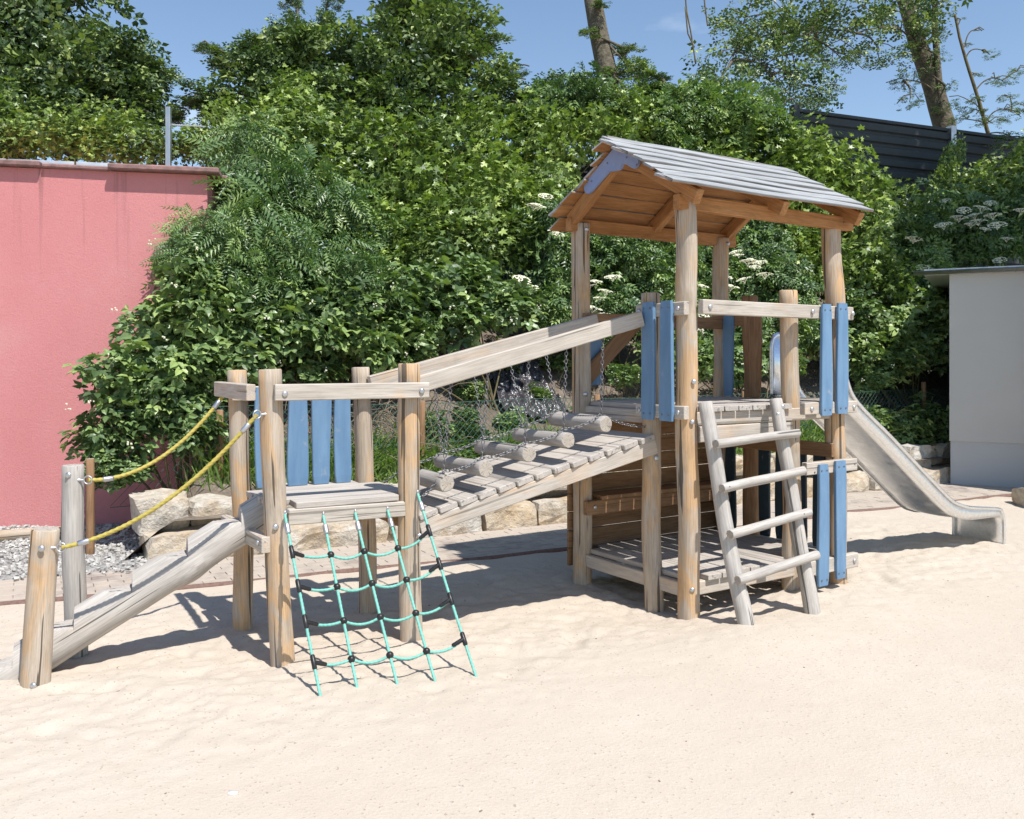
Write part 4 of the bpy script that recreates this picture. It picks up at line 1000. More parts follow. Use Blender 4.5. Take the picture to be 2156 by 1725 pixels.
def foliage_mesh(name, templates, mat, count, seed, lobes=9, spread=.62, flat=.8, sc=(.75, 1.3), up=.75, shell=.55, hang=.25, nout=.55, nrand=.55, rr_=(.24, .46)):
    """unit-size clump of leaves (radius about 1), built of several lobes and sprays"""
    R = np.random.default_rng(seed); C = R.normal(size=(lobes, 3)); C /= np.linalg.norm(C, axis=1)[:, None]; C *= (R.uniform(.25, 1, lobes) ** .6 * spread)[:, None]; C[:, 2] *= flat
    r = R.uniform(rr_[0], rr_[1], lobes); w = r ** 2 / (r ** 2).sum(); which = R.choice(lobes, count, p=w)
    d = R.normal(size=(count, 3)); d /= np.linalg.norm(d, axis=1)[:, None]
    rr = r[which] * (shell + (1.12 - shell) * R.random(count) ** .7) * (1 + .22 * np.sin(d[:, 0] * 7 + which) * np.sin(d[:, 2] * 6 + which * 2))
    el = np.stack([R.uniform(.8, 1.25, lobes), R.uniform(.8, 1.2, lobes), R.uniform(.75, 1.7, lobes)], 1)
    P = C[which] + d * rr[:, None] * el[which]
    out = d * .6 + P * .5 + R.normal(size=(count, 3)) * .35
    D = out.copy(); D[:, 2] = D[:, 2] * .4 - hang + R.normal(size=count) * .25
    N = d * nout + np.array([.2, -.38, up]) + R.normal(size=(count, 3)) * nrand
    v, f, a = scatter(templates, P, D, N, R.uniform(sc[0], sc[1], count), R)
    # leaves of one lobe share a tone
    return mesh_np(name, v, f, False, [mat], None, a)
KINDS = {
    'bramble': [foliage_mesh('foliage', T_BRAMBLE, L_BRAMBLE, 400, 100 + i, 11, .68, .75, (1.5, 2.9)) for i in range(3)],
    'maple': [foliage_mesh('foliage', T_MAPLE, L_MAPLE, 1100, 110 + i, 13, .70, .95, (1.3, 2.3), .7) for i in range(3)],
    'sumac': [foliage_mesh('foliage', T_SUMAC, L_SUMAC, 190, 120 + i, 10, .68, .85, (1.2, 1.9), .7, .4, .35) for i in range(2)],
    'elder': [foliage_mesh('foliage', T_ELDER, L_ELDER, 420, 130 + i, 12, .70, .9, (1.3, 2.1), .7, .5, .3) for i in range(3)],
    'tree': [foliage_mesh('foliage', T_TREE, L_TREE, 480, 140 + i, 20, .92, 1.0, (1.3, 2.4), .3, .25, .15, .9, .65, (.17, .36)) for i in range(3)],
    'wispy': [foliage_mesh('foliage', T_TREE, L_TREE, 210, 160 + i, 18, 1.0, .9, (1.0, 1.9), .3, .15, .2, .9, .7, (.15, .36)) for i in range(3)],
    'ash': [foliage_mesh('foliage', T_ASH, L_TREE, 170, 150 + i, 9, .75, .7, (1.4, 2.2), .6, .2, .35) for i in range(2)],
}
def umbel_mesh():
    R = np.random.default_rng(3); parts = []
    for k in range(70):
        r = R.random() ** .5; a = R.uniform(0, 2 * PI); c = np.array([math.cos(a) * r, math.sin(a) * r, -.22 * r * r + R.uniform(-.03, .03)]); s = .085
        v = np.array([(-s, -s, 0), (s, -s, 0), (s, s, 0), (-s, s, 0), (0, 0, .06)]); parts.append((v @ np.array(Matrix.Rotation(R.uniform(0, 3), 3, 'Z')).T + c, np.array([[0, 1, 4], [1, 2, 4], [2, 3, 4], [3, 0, 4]])))
    for k in range(7):
        a = k / 7 * 2 * PI; p = tube_points([(0, 0, -.8), (math.cos(a) * .2, math.sin(a) * .2, -.45), (math.cos(a) * .62, math.sin(a) * .62, -.1)], .015, 3); parts.append(loft(p))
    v, f = merge(parts); return mesh_np('flower_cluster', v, f, False, [FLOWER])
UMBEL = umbel_mesh()
fr_ = random.Random(17)
def stems(parent, base, tips, r, mat=None, name='stem'):
    parts = []
    for tp in tips:
        b = Vector(base) + V(fr_.uniform(-.12, .12), fr_.uniform(-.1, .1), -.15); m = b.lerp(Vector(tp), .5) + V(fr_.uniform(-.1, .1), fr_.uniform(-.1, .1), fr_.uniform(0, .2))
        p = np.array([b[:], m[:], Vector(tp)[:]]); tt = np.linspace(0, 1, 8)[:, None]; path = (1 - tt) ** 2 * p[0] + 2 * tt * (1 - tt) * p[1] + tt ** 2 * p[2]
        parts.append(loft(tube_points(path, np.linspace(r, r * .35, 8), 5)))
    v, f = merge(parts); return tag(put(name, mesh_np(name, v, f, True, [mat or STEM]), parent), kind='stuff')
def clump(parent, kind, c, rx, rz=None, rot=None):
    me = fr_.choice(KINDS[kind]); rz = rz or rx
    M = Matrix.Translation(c) @ Matrix.Rotation(fr_.uniform(0, 6.3) if rot is None else rot, 4, 'Z') @ Matrix.Rotation(fr_.uniform(-.25, .25), 4, 'X') @ Matrix.Diagonal((rx, rx * fr_.uniform(.85, 1.05), rz, 1))
    o = put('foliage', me, parent, M); o['kind'] = 'stuff'; return o
def shrub(name, label, cat, kind, base, lobes, stem_r=.014, group=None):
    """lobes: list of (world centre, radius, vertical radius)"""
    t = thing(name, label, cat, base, group)
    for c, r, rz in lobes: clump(t, kind, Vector(c), r, rz)
    stems(t, base, [Vector(c) + V(fr_.uniform(-.2, .2), fr_.uniform(-.2, .2), rz * .3) for c, r, rz in lobes], stem_r)
    return t
def bank_lobes(spec, kind_r=.62, k=1.0):
    """spec: list of (a, b, lift, r)"""
    return [(on_bank(a, b, lift), r, r * k) for a, b, lift, r in spec]
def umbels(t, pts, s=.10):
    for p in pts:
        p = p + (cam.location - p).normalized() * .28
        M = Matrix.Translation(p) @ Matrix.Rotation(fr_.uniform(-.35, .35) + .25, 4, 'X') @ Matrix.Rotation(fr_.uniform(-.3, .3), 4, 'Y') @ Matrix.Diagonal((s * fr_.uniform(.7, 1.2),) * 3 + (1,))
        put('flower_cluster', UMBEL, t, M)

# pixel-surveyed shrubs: centre on the plate, distance, radius
def L_(lst): return [(at(x, y, d), r, r * k) for x, y, d, r, k in lst]
B = lambda x, y, d: at(x, y, d)
shrub('bramble_bush', 'low leafy bramble bush spilling over the wire fence before the red wall', 'bush', 'bramble', V(-3.0, 8.0, .4),
      L_([(250, 905, 7.75, .42, .9), (330, 860, 7.9, .45, .9), (270, 800, 8.0, .46, .9), (400, 905, 8.0, .38, .8), (240, 985, 7.6, .30, .7), (350, 770, 8.1, .48, .9), (420, 815, 8.3, .42, .9)]))
shrub('bramble_bush', 'bramble bush arching in front of the red wall corner, upper left of the bank', 'bush', 'bramble', V(-3.1, 8.5, .6),
      L_([(330, 690, 8.25, .46, .85), (420, 640, 8.3, .50, .9), (450, 735, 8.35, .50, .9), (520, 680, 8.7, .52, .9), (400, 565, 8.4, .36, .8)]))
shrub('bramble_bush', 'broad bramble bush with tiny white blossoms directly above the low platform', 'bush', 'bramble', on_bank(-1.2, 1.2),
      L_([(570, 720, 8.9, .52, .85), (660, 700, 9.1, .55, .85), (750, 720, 9.3, .52, .85), (610, 640, 9.1, .52, .85), (700, 630, 9.4, .55, .85), (560, 790, 8.9, .36, .7), (660, 775, 9.1, .36, .6), (800, 640, 9.7, .5, .85)]))
shrub('bramble_bush', 'bramble bush hanging over the bare earth above the ramp rails', 'bush', 'bramble', on_bank(.6, 1.6),
      L_([(850, 700, 9.8, .52, .85), (940, 680, 10.1, .52, .85), (1030, 660, 10.4, .52, .85), (890, 620, 10.2, .55, .85), (980, 590, 10.5, .55, .85), (840, 760, 9.6, .34, .7), (1090, 640, 10.8, .45, .85)]))
shrub('sumac_bush', 'bushy sapling with long feathered drooping leaves beside the red wall corner', 'sapling', 'sumac', V(-2.6, 9.0, .9),
      L_([(470, 530, 8.75, .50, 1), (560, 500, 9.1, .55, 1), (420, 480, 8.6, .36, .9), (640, 540, 9.4, .55, 1), (500, 600, 8.8, .5, .9), (600, 590, 9.2, .5, .9), (730, 560, 9.8, .5, .9), (395, 540, 8.5, .28, .9)]))
shrub('sumac_bush', 'feathery leaved sapling rising behind the red wall corner to the top of the bank', 'sapling', 'sumac', V(-2.8, 10.2, 1.5),
      L_([(500, 400, 9.9, .55, 1), (580, 390, 10.2, .6, 1), (660, 430, 10.3, .6, 1), (520, 310, 10.3, .55, 1), (480, 470, 9.6, .5, 1), (740, 450, 10.6, .55, 1)]))
shrub('maple_bush', 'young field maple thicket in the middle of the bank left of the roof', 'bush', 'maple', on_bank(.2, 3),
      L_([(800, 480, 10.9, .62, 1), (900, 500, 11.2, .62, .95), (990, 480, 11.5, .62, .95), (840, 400, 11.4, .65, 1), (940, 400, 11.7, .65, 1), (1040, 410, 12.0, .62, 1), (1080, 520, 11.7, .55, .95), (780, 570, 10.4, .5, .9), (880, 570, 10.7, .52, .9), (1120, 450, 12.1, .55, 1)]))
shrub('maple_bush', 'maple sapling clump with bright young shoots on the bank crest above the platform', 'bush', 'maple', on_bank(-1.2, 3.6),
      L_([(560, 300, 11.2, .6, 1), (650, 310, 11.4, .62, 1), (740, 330, 11.7, .62, 1), (830, 310, 12.0, .62, 1), (920, 310, 12.3, .62, 1), (700, 400, 11.2, .6, 1), (620, 250, 11.8, .5, 1)]))
shrub('maple_bush', 'maple bush on the bank crest just left of the plank roof', 'bush', 'maple', on_bank(1.6, 3.9),
      L_([(1010, 310, 12.6, .62, 1), (1100, 320, 12.9, .62, 1), (1180, 330, 13.1, .6, 1), (1250, 280, 13.4, .6, 1), (1330, 270, 13.7, .6, .9), (1150, 400, 12.5, .55, 1)]))
shrub('ivy_thicket', 'ivy and bramble thicket along the bank crest above the ridge of the plank roof', 'thicket', 'elder', on_bank(3.2, 4.2),
      L_([(1130, 240, 13.5, .55, .9), (1200, 225, 13.8, .6, .9), (1280, 235, 14.0, .6, .9), (1360, 240, 14.2, .6, .9), (1440, 235, 14.5, .65, .9), (1520, 240, 14.8, .7, .9), (1600, 250, 15.2, .6, .9), (1400, 300, 14.0, .6, .9), (1480, 210, 15.0, .45, .9)]))
e1 = shrub('elder_bush', 'flowering elder bush with flat cream blossom heads behind the tower opening', 'bush', 'elder', on_bank(2.6, 1.8),
      L_([(1150, 480, 11.6, .55, 1), (1180, 570, 11.4, .55, 1), (1250, 520, 11.7, .55, 1), (1320, 570, 11.8, .55, 1), (1280, 640, 11.5, .5, .9), (1390, 610, 11.9, .5, .9), (1160, 640, 11.1, .45, .9), (1240, 700, 11.2, .4, .8)]))
umbels(e1, [at(x, y, d) for x, y, d in ((1135, 430, 11.1), (1125, 432, 11.1), (1150, 410, 11.3), (1180, 445, 11.1), (1170, 482, 11.0), (1175, 490, 11.0), (1255, 590, 11.1), (1275, 610, 11.0), (1262, 625, 11.0), (1250, 645, 11.0), (1240, 600, 11.1), (1290, 580, 11.2), (1105, 600, 10.9), (1115, 606, 10.9), (1270, 660, 10.9), (1100, 585, 10.9), (1225, 575, 11.1))])
e2 = shrub('elder_bush', 'flowering elder bush seen under the roof between the right tower posts', 'bush', 'elder', on_bank(4.6, 2),
      L_([(1420, 540, 12.7, .55, 1), (1500, 560, 12.8, .55, 1), (1580, 560, 13.0, .58, 1), (1660, 590, 13.1, .55, 1), (1460, 650, 12.3, .5, .9), (1560, 660, 12.5, .55, .9), (1660, 680, 12.7, .5, .9), (1600, 480, 13.4, .55, 1), (1500, 470, 13.3, .55, 1)]))
umbels(e2, [at(x, y, d) for x, y, d in ((1555, 535, 12.4), (1575, 548, 12.4), (1585, 545, 12.4), (1548, 528, 12.5), (1590, 560, 12.3), (1525, 580, 12.2), (1540, 600, 12.1), (1480, 600, 12.1), (1565, 585, 12.2), (1610, 575, 12.4), (1470, 690, 11.9), (1490, 660, 12.0), (1475, 700, 11.9), (1520, 560, 12.4), (1600, 550, 12.5))])
shrub('bramble_bush', 'bramble patch on the bank between tower posts at deck level', 'bush', 'bramble', on_bank(4.4, 1.0),
      L_([(1400, 740, 11.2, .42, .8), (1480, 750, 11.4, .42, .8), (1320, 790, 10.8, .30, .6), (1560, 760, 11.7, .42, .8), (1640, 760, 12.0, .42, .8)]))
shrub('maple_bush', 'tall bright green maple bush right of the plank roof', 'bush', 'maple', on_bank(6.4, 2.4),
      L_([(1560, 300, 15.2, .75, 1), (1640, 320, 15.2, .75, 1), (1700, 370, 14.9, .72, 1), (1770, 400, 14.7, .72, 1), (1720, 460, 14.4, .72, 1), (1810, 480, 14.4, .70, 1), (1780, 560, 14.0, .68, 1), (1840, 580, 14.1, .62, 1), (1700, 560, 13.9, .65, 1), (1660, 400, 14.8, .7, 1), (1480, 290, 14.8, .65, 1), (1500, 380, 14.4, .7, 1), (1600, 420, 14.5, .7, 1)]))
shrub('bramble_bush', 'pale leaved bramble bush between the slide and the grey building', 'bush', 'bramble', on_bank(7.4, 1.1),
      L_([(1800, 650, 13.3, .52, .9), (1870, 690, 13.3, .52, .9), (1810, 740, 12.9, .50, .85), (1890, 770, 12.9, .46, .8), (1950, 740, 13.2, .5, .9), (1960, 660, 13.6, .55, .9), (1840, 800, 12.6, .34, .7), (1740, 720, 12.9, .45, .85)]))
e3 = shrub('elder_bush', 'shaded flowering elder bush above the gutter of the grey building', 'bush', 'elder', on_bank(9.2, 2.2),
      L_([(1930, 480, 15.5, .75, 1), (2020, 470, 15.8, .8, 1), (2110, 480, 16.0, .8, 1), (1900, 560, 15.0, .7, 1), (1960, 590, 14.8, .65, 1), (2180, 430, 16.3, .8, 1), (1880, 620, 14.4, .6, 1), (1940, 620, 14.2, .6, 1)]))
umbels(e3, [at(x, y, d) for x, y, d in ((2030, 440, 15.0), (2050, 450, 15.0), (2070, 435, 15.1), (2090, 450, 15.1), (2045, 470, 14.9), (2075, 480, 14.9), (2100, 470, 15.0), (1990, 420, 15.2), (2120, 500, 15.0), (2105, 545, 14.9), (2020, 455, 15.0), (2060, 462, 15.0), (2085, 425, 15.2), (1985, 470, 14.9), (2150, 440, 15.3), (1940, 560, 14.3), (1925, 500, 14.7))], .13)
shrub('maple_bush', 'dark creeper covered bush in front of the noise barrier at the far right', 'bush', 'maple', on_bank(10.2, 3.4),
      L_([(2140, 390, 17.2, .75, 1), (2190, 350, 17.5, .7, 1), (2080, 400, 16.9, .6, 1), (1890, 440, 16.4, .7, 1), (1990, 400, 17.0, .45, 1.6), (2010, 330, 17.5, .28, 1.8)]))
shrub('maple_bush', 'leafy bushes showing over the coping of the red building', 'bush', 'maple', V(-4.3, 11.4, 2.8),
      L_([(60, 290, 11.0, .5, .8), (160, 300, 11.0, .5, .8), (250, 305, 11.0, .5, .8), (330, 310, 11.0, .45, .8), (395, 300, 11.2, .38, .8), (20, 240, 11.4, .5, .9), (-60, 280, 11.0, .6, .9), (450, 290, 11.0, .4, 1)]))
# tiny white bramble blossoms
for t_ in [o for o in bpy.data.objects if o.name.startswith('bramble_bush') and o.parent is None]:
    parts = []; dv = np.array([q.co[:] for q in UMBEL.vertices])[:60]; df = np.array([[0, 1, 4], [1, 2, 4], [2, 3, 4], [3, 0, 4]])
    for ch in [q for q in t_.children if q.name.startswith('foliage')]:
        M = WM[ch.name]; rr = M.to_scale().x; c0 = M.translation
        for k in range(2):
            q = c0 + V(fr_.uniform(-.8, .8) * rr, -fr_.uniform(.45, .95) * rr, fr_.uniform(-.3, .75) * rr)
            for m in range(4):
                s = fr_.uniform(.005, .009); vv = np.array([(-s, 0, -s), (s, 0, -s), (s, 0, s), (-s, 0, s), (0, -s * .6, 0)]) + np.array(q[:]) + np.array([fr_.uniform(-.03, .03), fr_.uniform(-.02, .02), fr_.uniform(-.03, .03)]); parts.append((vv, df))
    v, f = merge(parts); tag(put('blossom', mesh_np('blossom', v, f, False, [FLOWER]), t_), kind='stuff')
# dark dense fillers low on the bank behind the fence
shrub('nettle_patch', 'dark leafy undergrowth below the bramble at the foot of the bank beside the grey building', 'undergrowth', 'bramble', on_bank(7.6, .8),
      L_([(1830, 880, 12.3, .35, .8), (1900, 900, 12.4, .38, .9), (1960, 880, 12.5, .38, .9), (1930, 950, 12.2, .3, .8), (1990, 920, 12.4, .3, .9)]))

# trees
def tree(name, label, kind, base, path, r0, lobes, branches=8, cat='tree', bark=None):
    t = thing(name, label, cat, base)
    p = resample(path, .25); put('trunk', loft_mesh('trunk', tube_points(p + np.array([[.03 * mnoise.noise(Vector(q) * 1.3), .03 * mnoise.noise(Vector(q) * 1.3 + V(5, 0, 0)), 0] for q in p]), np.linspace(r0, r0 * .45, len(p)), 9), True, [bark or BARK]), t)
    parts = []
    for k, (c, r, rz) in enumerate(lobes):
        clump(t, kind, Vector(c), r, rz)
        cand = [Vector(q) for q in p[len(p) // 3:]] + [Vector(q[0]) for q in lobes[:k]]
        s = min(cand, key=lambda q: (q - Vector(c)).length + (.6 if q.z > Vector(c).z else 0)); e_ = Vector(c); m = s.lerp(e_, .5) + V(fr_.uniform(-.2, .2), 0, fr_.uniform(.0, .35))
        tt = np.linspace(0, 1, 9)[:, None]; q = (1 - tt) ** 2 * np.array(s[:]) + 2 * tt * (1 - tt) * np.array(m[:]) + tt ** 2 * np.array(e_[:])
        parts.append(loft(tube_points(q, np.linspace(min(r0 * .3, .035), .010, 9), 6)))
        for b in range(3):
            e2_ = e_ + V(fr_.uniform(-1, 1) * r, fr_.uniform(-.6, .6) * r, fr_.uniform(-.6, .9) * rz); q2 = [Vector(q[6])[:], (Vector(q[6]).lerp(e2_, .5) + V(0, 0, .08))[:], e2_[:]]; parts.append(loft(tube_points(resample(q2, .15), .011, 4)))
    v, f = merge(parts); tag(put('branch', mesh_np('branch', v, f, True, [bark or BARK]), t), kind='stuff')
    return t
tree('broadleaf_tree', 'dark leafy tree standing behind the red building', 'tree', V(-6.4, 13.2, 2.8), [(-6.4, 13.2, 2.6), (-6.5, 13.2, 4.5), (-6.3, 13.3, 5.4), (-6.2, 13.2, 6.2)], .10,
     L_([(30, 120, 13.2, 1.0, 1), (110, 60, 13.5, .95, 1), (-60, 60, 13.5, 1.1, 1), (60, 210, 12.8, .85, .9), (170, 160, 13.0, .9, 1), (250, 140, 13.0, .7, .8), (230, 215, 12.7, .68, .8), (130, 250, 12.6, .7, .8), (300, 215, 12.9, .55, .65), (330, 165, 13.1, .40, .5), (10, 20, 13.8, 1.0, 1), (120, -30, 14, 1.0, .9), (-80, 200, 12.9, .9, .9), (20, 275, 12.4, .65, .7), (60, 130, 13.6, .8, .9), (200, 80, 13.4, .42, .6), (345, 245, 12.9, .36, .4), (270, 265, 12.5, .5, .5)]))
tree('broadleaf_tree', 'spreading tree with upright shoots above the middle of the bank', 'tree', V(-2.2, 13.4, 3), [(-2.2, 13.4, 2.7), (-2.3, 13.4, 4.2), (-2.6, 13.5, 5.0), (-2.7, 13.5, 5.8)], .08,
     L_([(600, 160, 13.4, .85, .9), (680, 125, 13.6, .78, .9), (530, 185, 13.2, .72, .8), (490, 125, 13.3, .48, .5), (620, 75, 13.7, .42, .8), (690, 60, 13.8, .36, .8), (615, 10, 13.9, .22, .7), (705, 0, 13.9, .22, .7), (560, 235, 12.9, .75, .8), (640, 225, 13.0, .78, .8), (445, 105, 13.4, .28, .3), (745, 170, 13.5, .7, .8), (560, 110, 13.5, .45, .6), (720, 235, 13.0, .7, .8), (460, 210, 13.0, .5, .5), (410, 215, 13.0, .24, .25), (770, 120, 13.7, .42, .6), (500, 250, 12.8, .5, .6), (740, 90, 13.8, .18, .3)]))
tree('broadleaf_tree', 'fuller tree crown right of the shooting tree over the bank crest', 'tree', V(-.9, 13.6, 3), [(-.9, 13.6, 2.7), (-1.0, 13.6, 4.5), (-1.1, 13.7, 5.2), (-1.0, 13.7, 6.2)], .08,
     L_([(850, 110, 13.7, .80, 1), (920, 90, 13.9, .85, 1), (880, 30, 14.1, .78, .8), (960, 60, 14.0, .62, .8), (825, 190, 13.4, .82, .85), (920, 180, 13.5, .88, .9), (1005, 165, 13.6, .70, .75), (1055, 190, 13.7, .52, .55), (790, 230, 13.2, .7, .7), (980, 240, 13.3, .72, .7), (1080, 150, 13.8, .28, .35), (880, -40, 14.2, .9, .7), (1080, 245, 13.4, .6, .55), (800, 120, 13.7, .42, .6), (1010, 90, 13.9, .42, .5), (860, 250, 13.0, .7, .6), (1120, 215, 13.6, .4, .4)]))
tree('ivy_tree', 'tall bare leaning trunk rising behind the bank crest above the roof', 'tree', V(1.9, 15.6, 3), [at(1300, 330, 15.2), at(1285, 200, 15.2), at(1265, 90, 15.3), at(1248, 0, 15.4), at(1240, -120, 15.6), at(1250, -400, 16.0)], .20,
     L_([(1335, 150, 15.0, .42, .6), (1320, 105, 15.3, .30, .4), (1180, 195, 14.6, .55, .5), (1240, 205, 14.4, .55, .5), (1335, 210, 14.6, .55, .5), (1160, 240, 14.3, .65, .5), (1290, 240, 14.2, .65, .5), (1245, 70, 15.0, .20, .45), (1262, 10, 15.1, .18, .4), (1300, -340, 16, 1.2, .9), (1180, -380, 16, 1.1, .9), (1400, 205, 14.6, .5, .45), (1280, 150, 14.9, .16, .5), (1370, 170, 14.9, .3, .35)]))
lt = tree('leaning_tree', 'big leaning trunk with ivy and wide hanging crown behind the noise barrier', 'wispy', V(10.2, 21, 2.6), [at(2010, 420, 21), at(1990, 270, 21), at(1960, 170, 21.1), at(1925, 70, 21.2), at(1900, -20, 21.3), at(1870, -150, 21.5)], .29,
     L_([(1890, 60, 20.6, .9, .75), (1800, 70, 20.2, 1.1, .75), (1700, 80, 19.6, 1.15, .8), (1600, 80, 19.0, 1.05, .85), (1540, 130, 18.4, .95, .9), (1620, 160, 18.4, 1.0, .9), (1690, 180, 18.4, .8, .9), (1740, 30, 19.8, 1.15, .65), (1850, 110, 20.3, .75, .55), (1560, 50, 18.8, .85, .65), (1500, 190, 17.6, .85, .8), (1580, 230, 17.2, .85, .8), (1660, 240, 17.4, .75, .7), (1450, 225, 16.8, .7, .6), (1730, 195, 18.3, .45, .6), (1900, 170, 20.5, .38, .6), (1915, 215, 20.3, .33, .6), (1640, 30, 19.4, .95, .6), (1900, -60, 21, 1.6, .9), (1700, -70, 20.4, 1.5, .8), (1960, 20, 20.9, .5, .8), (1530, 250, 16.8, .65, .6), (1975, 120, 20.6, .28, .8), (1990, 180, 20.6, .26, .7), (1945, 150, 20.6, .28, .6), (1930, 100, 20.7, .35, .5), (1985, 230, 20.6, .28, .5), (1965, 70, 20.8, .3, .8), (1780, 130, 19.6, .6, .5)]))
put('side_stem', loft_mesh('side_stem', tube_points(resample([at(1985, 270, 20.9), at(1975, 150, 20.9), at(1968, 60, 21), at(1970, -60, 21.1)], .25), np.linspace(.09, .06, len(resample([at(1985, 270, 20.9), at(1975, 150, 20.9), at(1968, 60, 21), at(1970, -60, 21.1)], .25))), 8), True, [BARK]), lt)
tree('slender_tree', 'thin twiggy tree with few leaves at the upper right corner', 'wispy', V(11.4, 21, 2.6), [at(2110, 420, 20), at(2080, 280, 20), at(2050, 180, 20), at(2020, 80, 20), at(2010, 30, 20)], .055,
     L_([(2110, 170, 20, .32, .5), (2085, 115, 20, .22, .3), (2032, 95, 20, .14, .16), (2035, 215, 20, .36, .5), (2130, 235, 20, .42, .5), (2090, 260, 20, .42, .4), (2145, 150, 20, .25, .4), (2020, 40, 20, .13, .15), (2060, 65, 20, .11, .1), (2140, 300, 18.5, .5, .5), (2060, 160, 20, .15, .2), (2120, 205, 20, .25, .4), (2020, 250, 20, .3, .35), (2055, 240, 20, .25, .3)]), bark=STEM)
# hanging twigs from the crown above the frame
ht = thing('hanging_twigs', 'thin bare twigs hanging into the sky between the two big trunks', 'twigs', at(1455, -40, 16))
for k, (pts_) in enumerate(([(1440, -60), (1445, 20), (1455, 70), (1465, 135)], [(1478, -60), (1484, 10), (1490, 55)], [(1443, 15), (1448, 70), (1462, 100)])):
    put('twig', loft_mesh('twig', tube_points(resample([at(x, y, 16) for x, y in pts_], .12), .014, 5), True, [STEM]), ht)
# the shade tree outside the right edge of the view
tree('shade_tree', 'large shade tree standing beyond the right edge behind the grey building', 'maple', V(13.2, 13.0, 0), [(13.2, 13.0, 0), (13.0, 13.0, 3), (12.4, 13.0, 7), (11.4, 13.4, 10), (10.6, 13.6, 12)], .25,
     [(V(x, y, z), r, r * .85) for x, y, z, r in ((8.2, 14, 12.3, 1.1), (9.3, 14.5, 12.7, 1.1), (10.4, 15, 12.2, 1.2), (11.5, 15.5, 12.7, 1.2), (12.6, 16, 12.2, 1.2), (9.2, 11.2, 10.2, 1.1), (9.9, 11.9, 11.3, 1.2), (10.9, 12.5, 11.3, 1.3), (11.9, 12.9, 10.6, 1.3), (12.4, 14.4, 12.6, 1.4), (10.0, 11.0, 9.6, 1.1), (11.2, 11.6, 10.2, 1.2), (11.0, 16.4, 11.6, 1.0))])

# ground cover: grass tufts, dead stems
def blades(name, label, cat, pts, n, lo, hi, mat, seed, wid=.007, lean=.5):
    R = np.random.default_rng(seed); V_, F_, A_ = [], [], []; o = 0
    for k in range(n):
        a, b, spread = pts[R.integers(len(pts))]; q = on_bank(a + R.normal() * spread, b + R.normal() * spread * .45, -.02)
        h = R.uniform(lo, hi); d = R.normal(size=2) * lean * h; s = np.array([R.normal(), R.normal() * .4]); s /= np.linalg.norm(s); s *= wid * R.uniform(.7, 1.3)
        b0 = np.array(q[:]); m = b0 + [d[0] * .35, d[1] * .35, h * .65]; t_ = b0 + [d[0], d[1], h * R.uniform(.75, 1)]
        V_ += [b0 - [s[0], s[1], 0], b0 + [s[0], s[1], 0], m + [s[0] * .8, s[1] * .8, 0], m - [s[0] * .8, s[1] * .8, 0], t_]; F_ += [[o, o + 1, o + 2], [o, o + 2, o + 3], [o + 3, o + 2, o + 4]]; A_ += [R.random()] * 5; o += 5
    return tag(put(name, mesh_np(name, np.array(V_), np.array(F_), False, [mat], None, np.array(A_))), label, cat, None, 'stuff')
blades('grass', 'rough green grass and weeds along the top of the stone wall', 'grass', [(-2.35, .85, .22), (-2.0, .95, .25), (-1.5, .8, .25), (-.9, .8, .3), (.2, .8, .35), (1.0, .8, .35), (3.6, .8, .35), (4.6, .8, .35), (5.4, .8, .35), (-.4, .75, .3)], 7000, .10, .34, L_GRASS, 5, .009, .75)
blades('dry_stems', 'dead brown bramble stems and straw on the bare bank', 'dead stems', [(-1.4, 1.25, .4), (-.6, 1.3, .3), (2.6, 1.5, .5), (3.4, 1.3, .4), (-2.4, .95, .3), (2.6, 1.0, .4), (6.2, 1.0, .4)], 900, .15, .45, TWIG, 6, .004, .9)
shrub('ground_ivy', 'scattered low green weeds on the bare earth below the ramp rails', 'weeds', 'bramble', on_bank(.8, .9),
      bank_lobes([(.0, .85, .10, .28), (.5, .8, .1, .26), (1.0, .85, .1, .28), (1.5, .9, .1, .28), (.7, 1.3, .08, .22), (1.7, 1.3, .1, .26), (.1, 1.15, .1, .26), (-.3, 1.3, .1, .28), (.4, 1.7, .1, .26), (1.3, 1.7, .08, .20), (2.3, .95, .10, .24), (2.7, 1.4, .1, .26), (3.1, .9, .1, .22), (1.0, 2.1, .1, .24), (1.9, 2.2, .12, .26), (.2, 1.4, .1, .2), (3.2, 1.9, .1, .3), (2.5, 2.2, .1, .3)], k=.6), .004)

# arching dead canes under the brambles
parts = []; R_ = random.Random(23)
for k in range(240):
    a = R_.choice((R_.uniform(-2.2, -.2), R_.uniform(-1.8, -.3), R_.uniform(2.5, 3.6))); b = R_.uniform(.85, 1.7); p0 = on_bank(a, b, -.02); L = R_.uniform(.25, .7); ang = R_.uniform(0, 2 * PI); h = R_.uniform(.15, .5)
    e_ = p0 + V(math.cos(ang) * L, math.sin(ang) * L * .5 - .12, R_.uniform(-.12, .35)); m = p0.lerp(e_, .5) + V(0, -.05, h); tt = np.linspace(0, 1, 6)[:, None]
    parts.append(loft(tube_points((1 - tt) ** 2 * np.array(p0[:]) + 2 * tt * (1 - tt) * np.array(m[:]) + tt ** 2 * np.array(e_[:]), np.linspace(.006, .0025, 6), 4)))
v, f = merge(parts); tag(put('dead_canes', mesh_np('dead_canes', v, f, True, [TWIG])), 'tangle of arching dead canes under the brambles', 'dead canes', None, 'stuff')

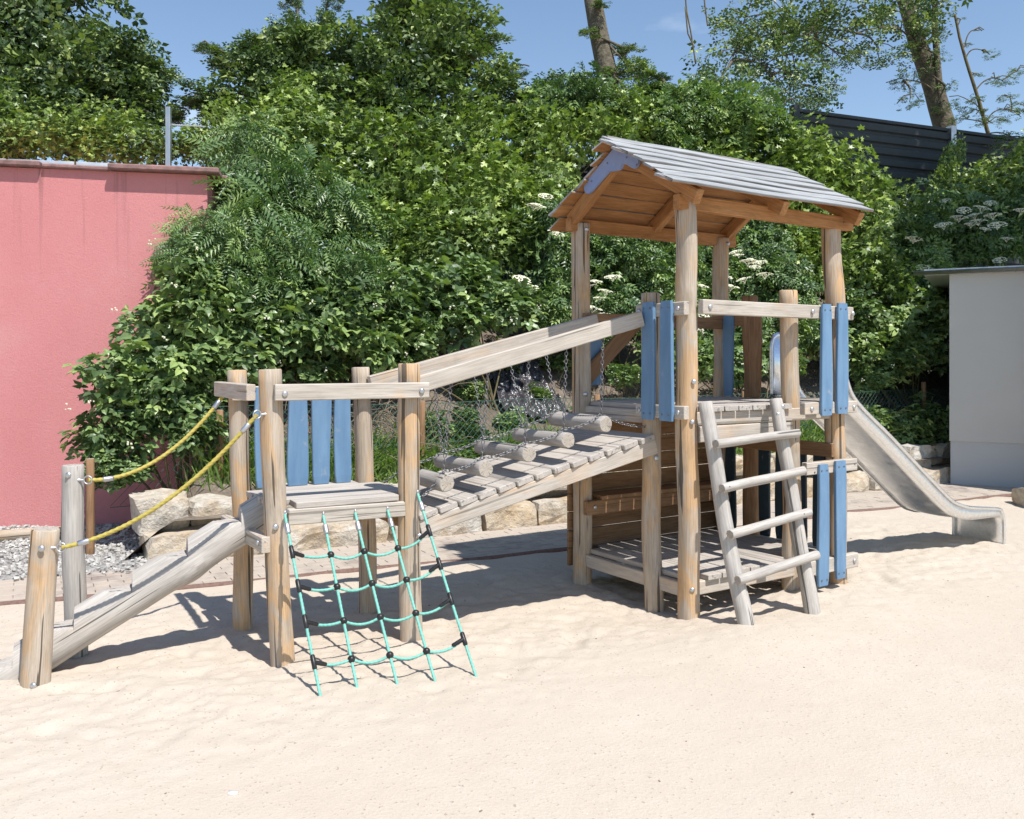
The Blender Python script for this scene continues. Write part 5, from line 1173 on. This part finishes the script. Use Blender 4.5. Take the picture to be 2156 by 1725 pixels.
# crumpled black plastic sheet
def sheet(c, w, h, seed, name, label):
    gx, gy = np.meshgrid(np.linspace(-1, 1, 42), np.linspace(-1, 1, 34)); n1 = vnoise(gx * 3 + seed, gy * 3, 51); n2 = vnoise(gx * 8, gy * 8 + seed, 52); n3 = np.abs(vnoise(gx * 5 + 2, gy * 5 + seed, 53))
    a0, b0 = c; sh = 1 + .22 * vnoise(gx * 1.5 + seed, gy * 1.5, 54)
    A = a0 + gx * w * sh; Bq = b0 + gy * h * sh; z = bank_z(A, Bq) + .09 + .04 * n1 + .035 * n2 + .05 * n3
    P = np.stack([A * .875 - Bq * .485, 8.55 + A * .485 + Bq * .875, z], -1).reshape(-1, 3); i = np.arange(33)[:, None] * 42; j = np.arange(41)[None]
    me = mesh_np(name, P, np.stack([i + j, i + j + 1, i + 43 + j, i + 42 + j], -1).reshape(-1, 4), False, [PLASTIC]); tag(put(name, me), label, 'plastic sheet')
t = NT('plastic_film'); pn = t.noise(t.coord((16,) * 3, 'Object', False), 1, 4, .6); PLASTIC = t.set((.05, .046, .052), .2, t.bump(pn, .03, .8), Specular_IOR_Level=.8)
sheet((1.15, 1.85), .42, .50, 1.0, 'plastic_sheet', 'crumpled shiny black plastic sheet on the earth bank above the ramp')
sheet((7.1, 1.35), .22, .25, 5.0, 'plastic_sheet', 'scrap of shiny plastic sheet among brambles right of the slide')

# chain link fence on the wall
FENCE = plain('green_wire', (.03, .085, .06), (.05, .12, .085), 20, .5)
cf = thing('wire_fence', 'low green chain link fence on wooden stakes along the foot of the bank', 'fence', AB(0, .72))
fz0, fz1 = .36, 1.18; parts = []
def fence_pt(a, z): return AB(a, .80 + .03 * math.sin(a * 1.3), z)
a0, a1 = -3.45, 8.0; H_ = fz1 - fz0; nlines = int((a1 - a0) / .075)
for k in range(nlines):
    for sg in (0, 1):
        s0 = a0 + k * .075; z0_, z1_ = (fz0, fz1) if sg == 0 else (fz1, fz0); path = [fence_pt(s0 + H_ * .95 * q, z0_ + (z1_ - z0_) * q)[:] for q in (0, .5, 1)]
        if s0 + H_ * .95 > a1: continue
        parts.append(loft(tube_points(path, .0023, 3)))
for z in (fz0, fz1, .78): parts.append(loft(tube_points([fence_pt(a, z + .012 * math.sin(a * 2.1))[:] for a in np.arange(a0, a1, .4)], .003, 4)))
v, f = merge(parts); tag(put('wire_mesh', mesh_np('wire_mesh', v, f, False, [FENCE]), cf), None, None, None, 'stuff')
for a, h_ in ((-3.62, .80), (-2.55, 1.16), (-.6, 1.2), (1.55, 1.22), (3.7, 1.22), (5.6, 1.24), (7.15, 1.30), (8.05, 1.25)):
    p = fence_pt(a, 0); p = p if a > -3.5 else V(-3.45, 7.30, 0)
    log_part(cf, 'stake', p + V(0, 0, -.1), p + V(0, 0, h_), .036, .033, int(a * 10) + 200, W_DARK, .004, n=8, step=.25)
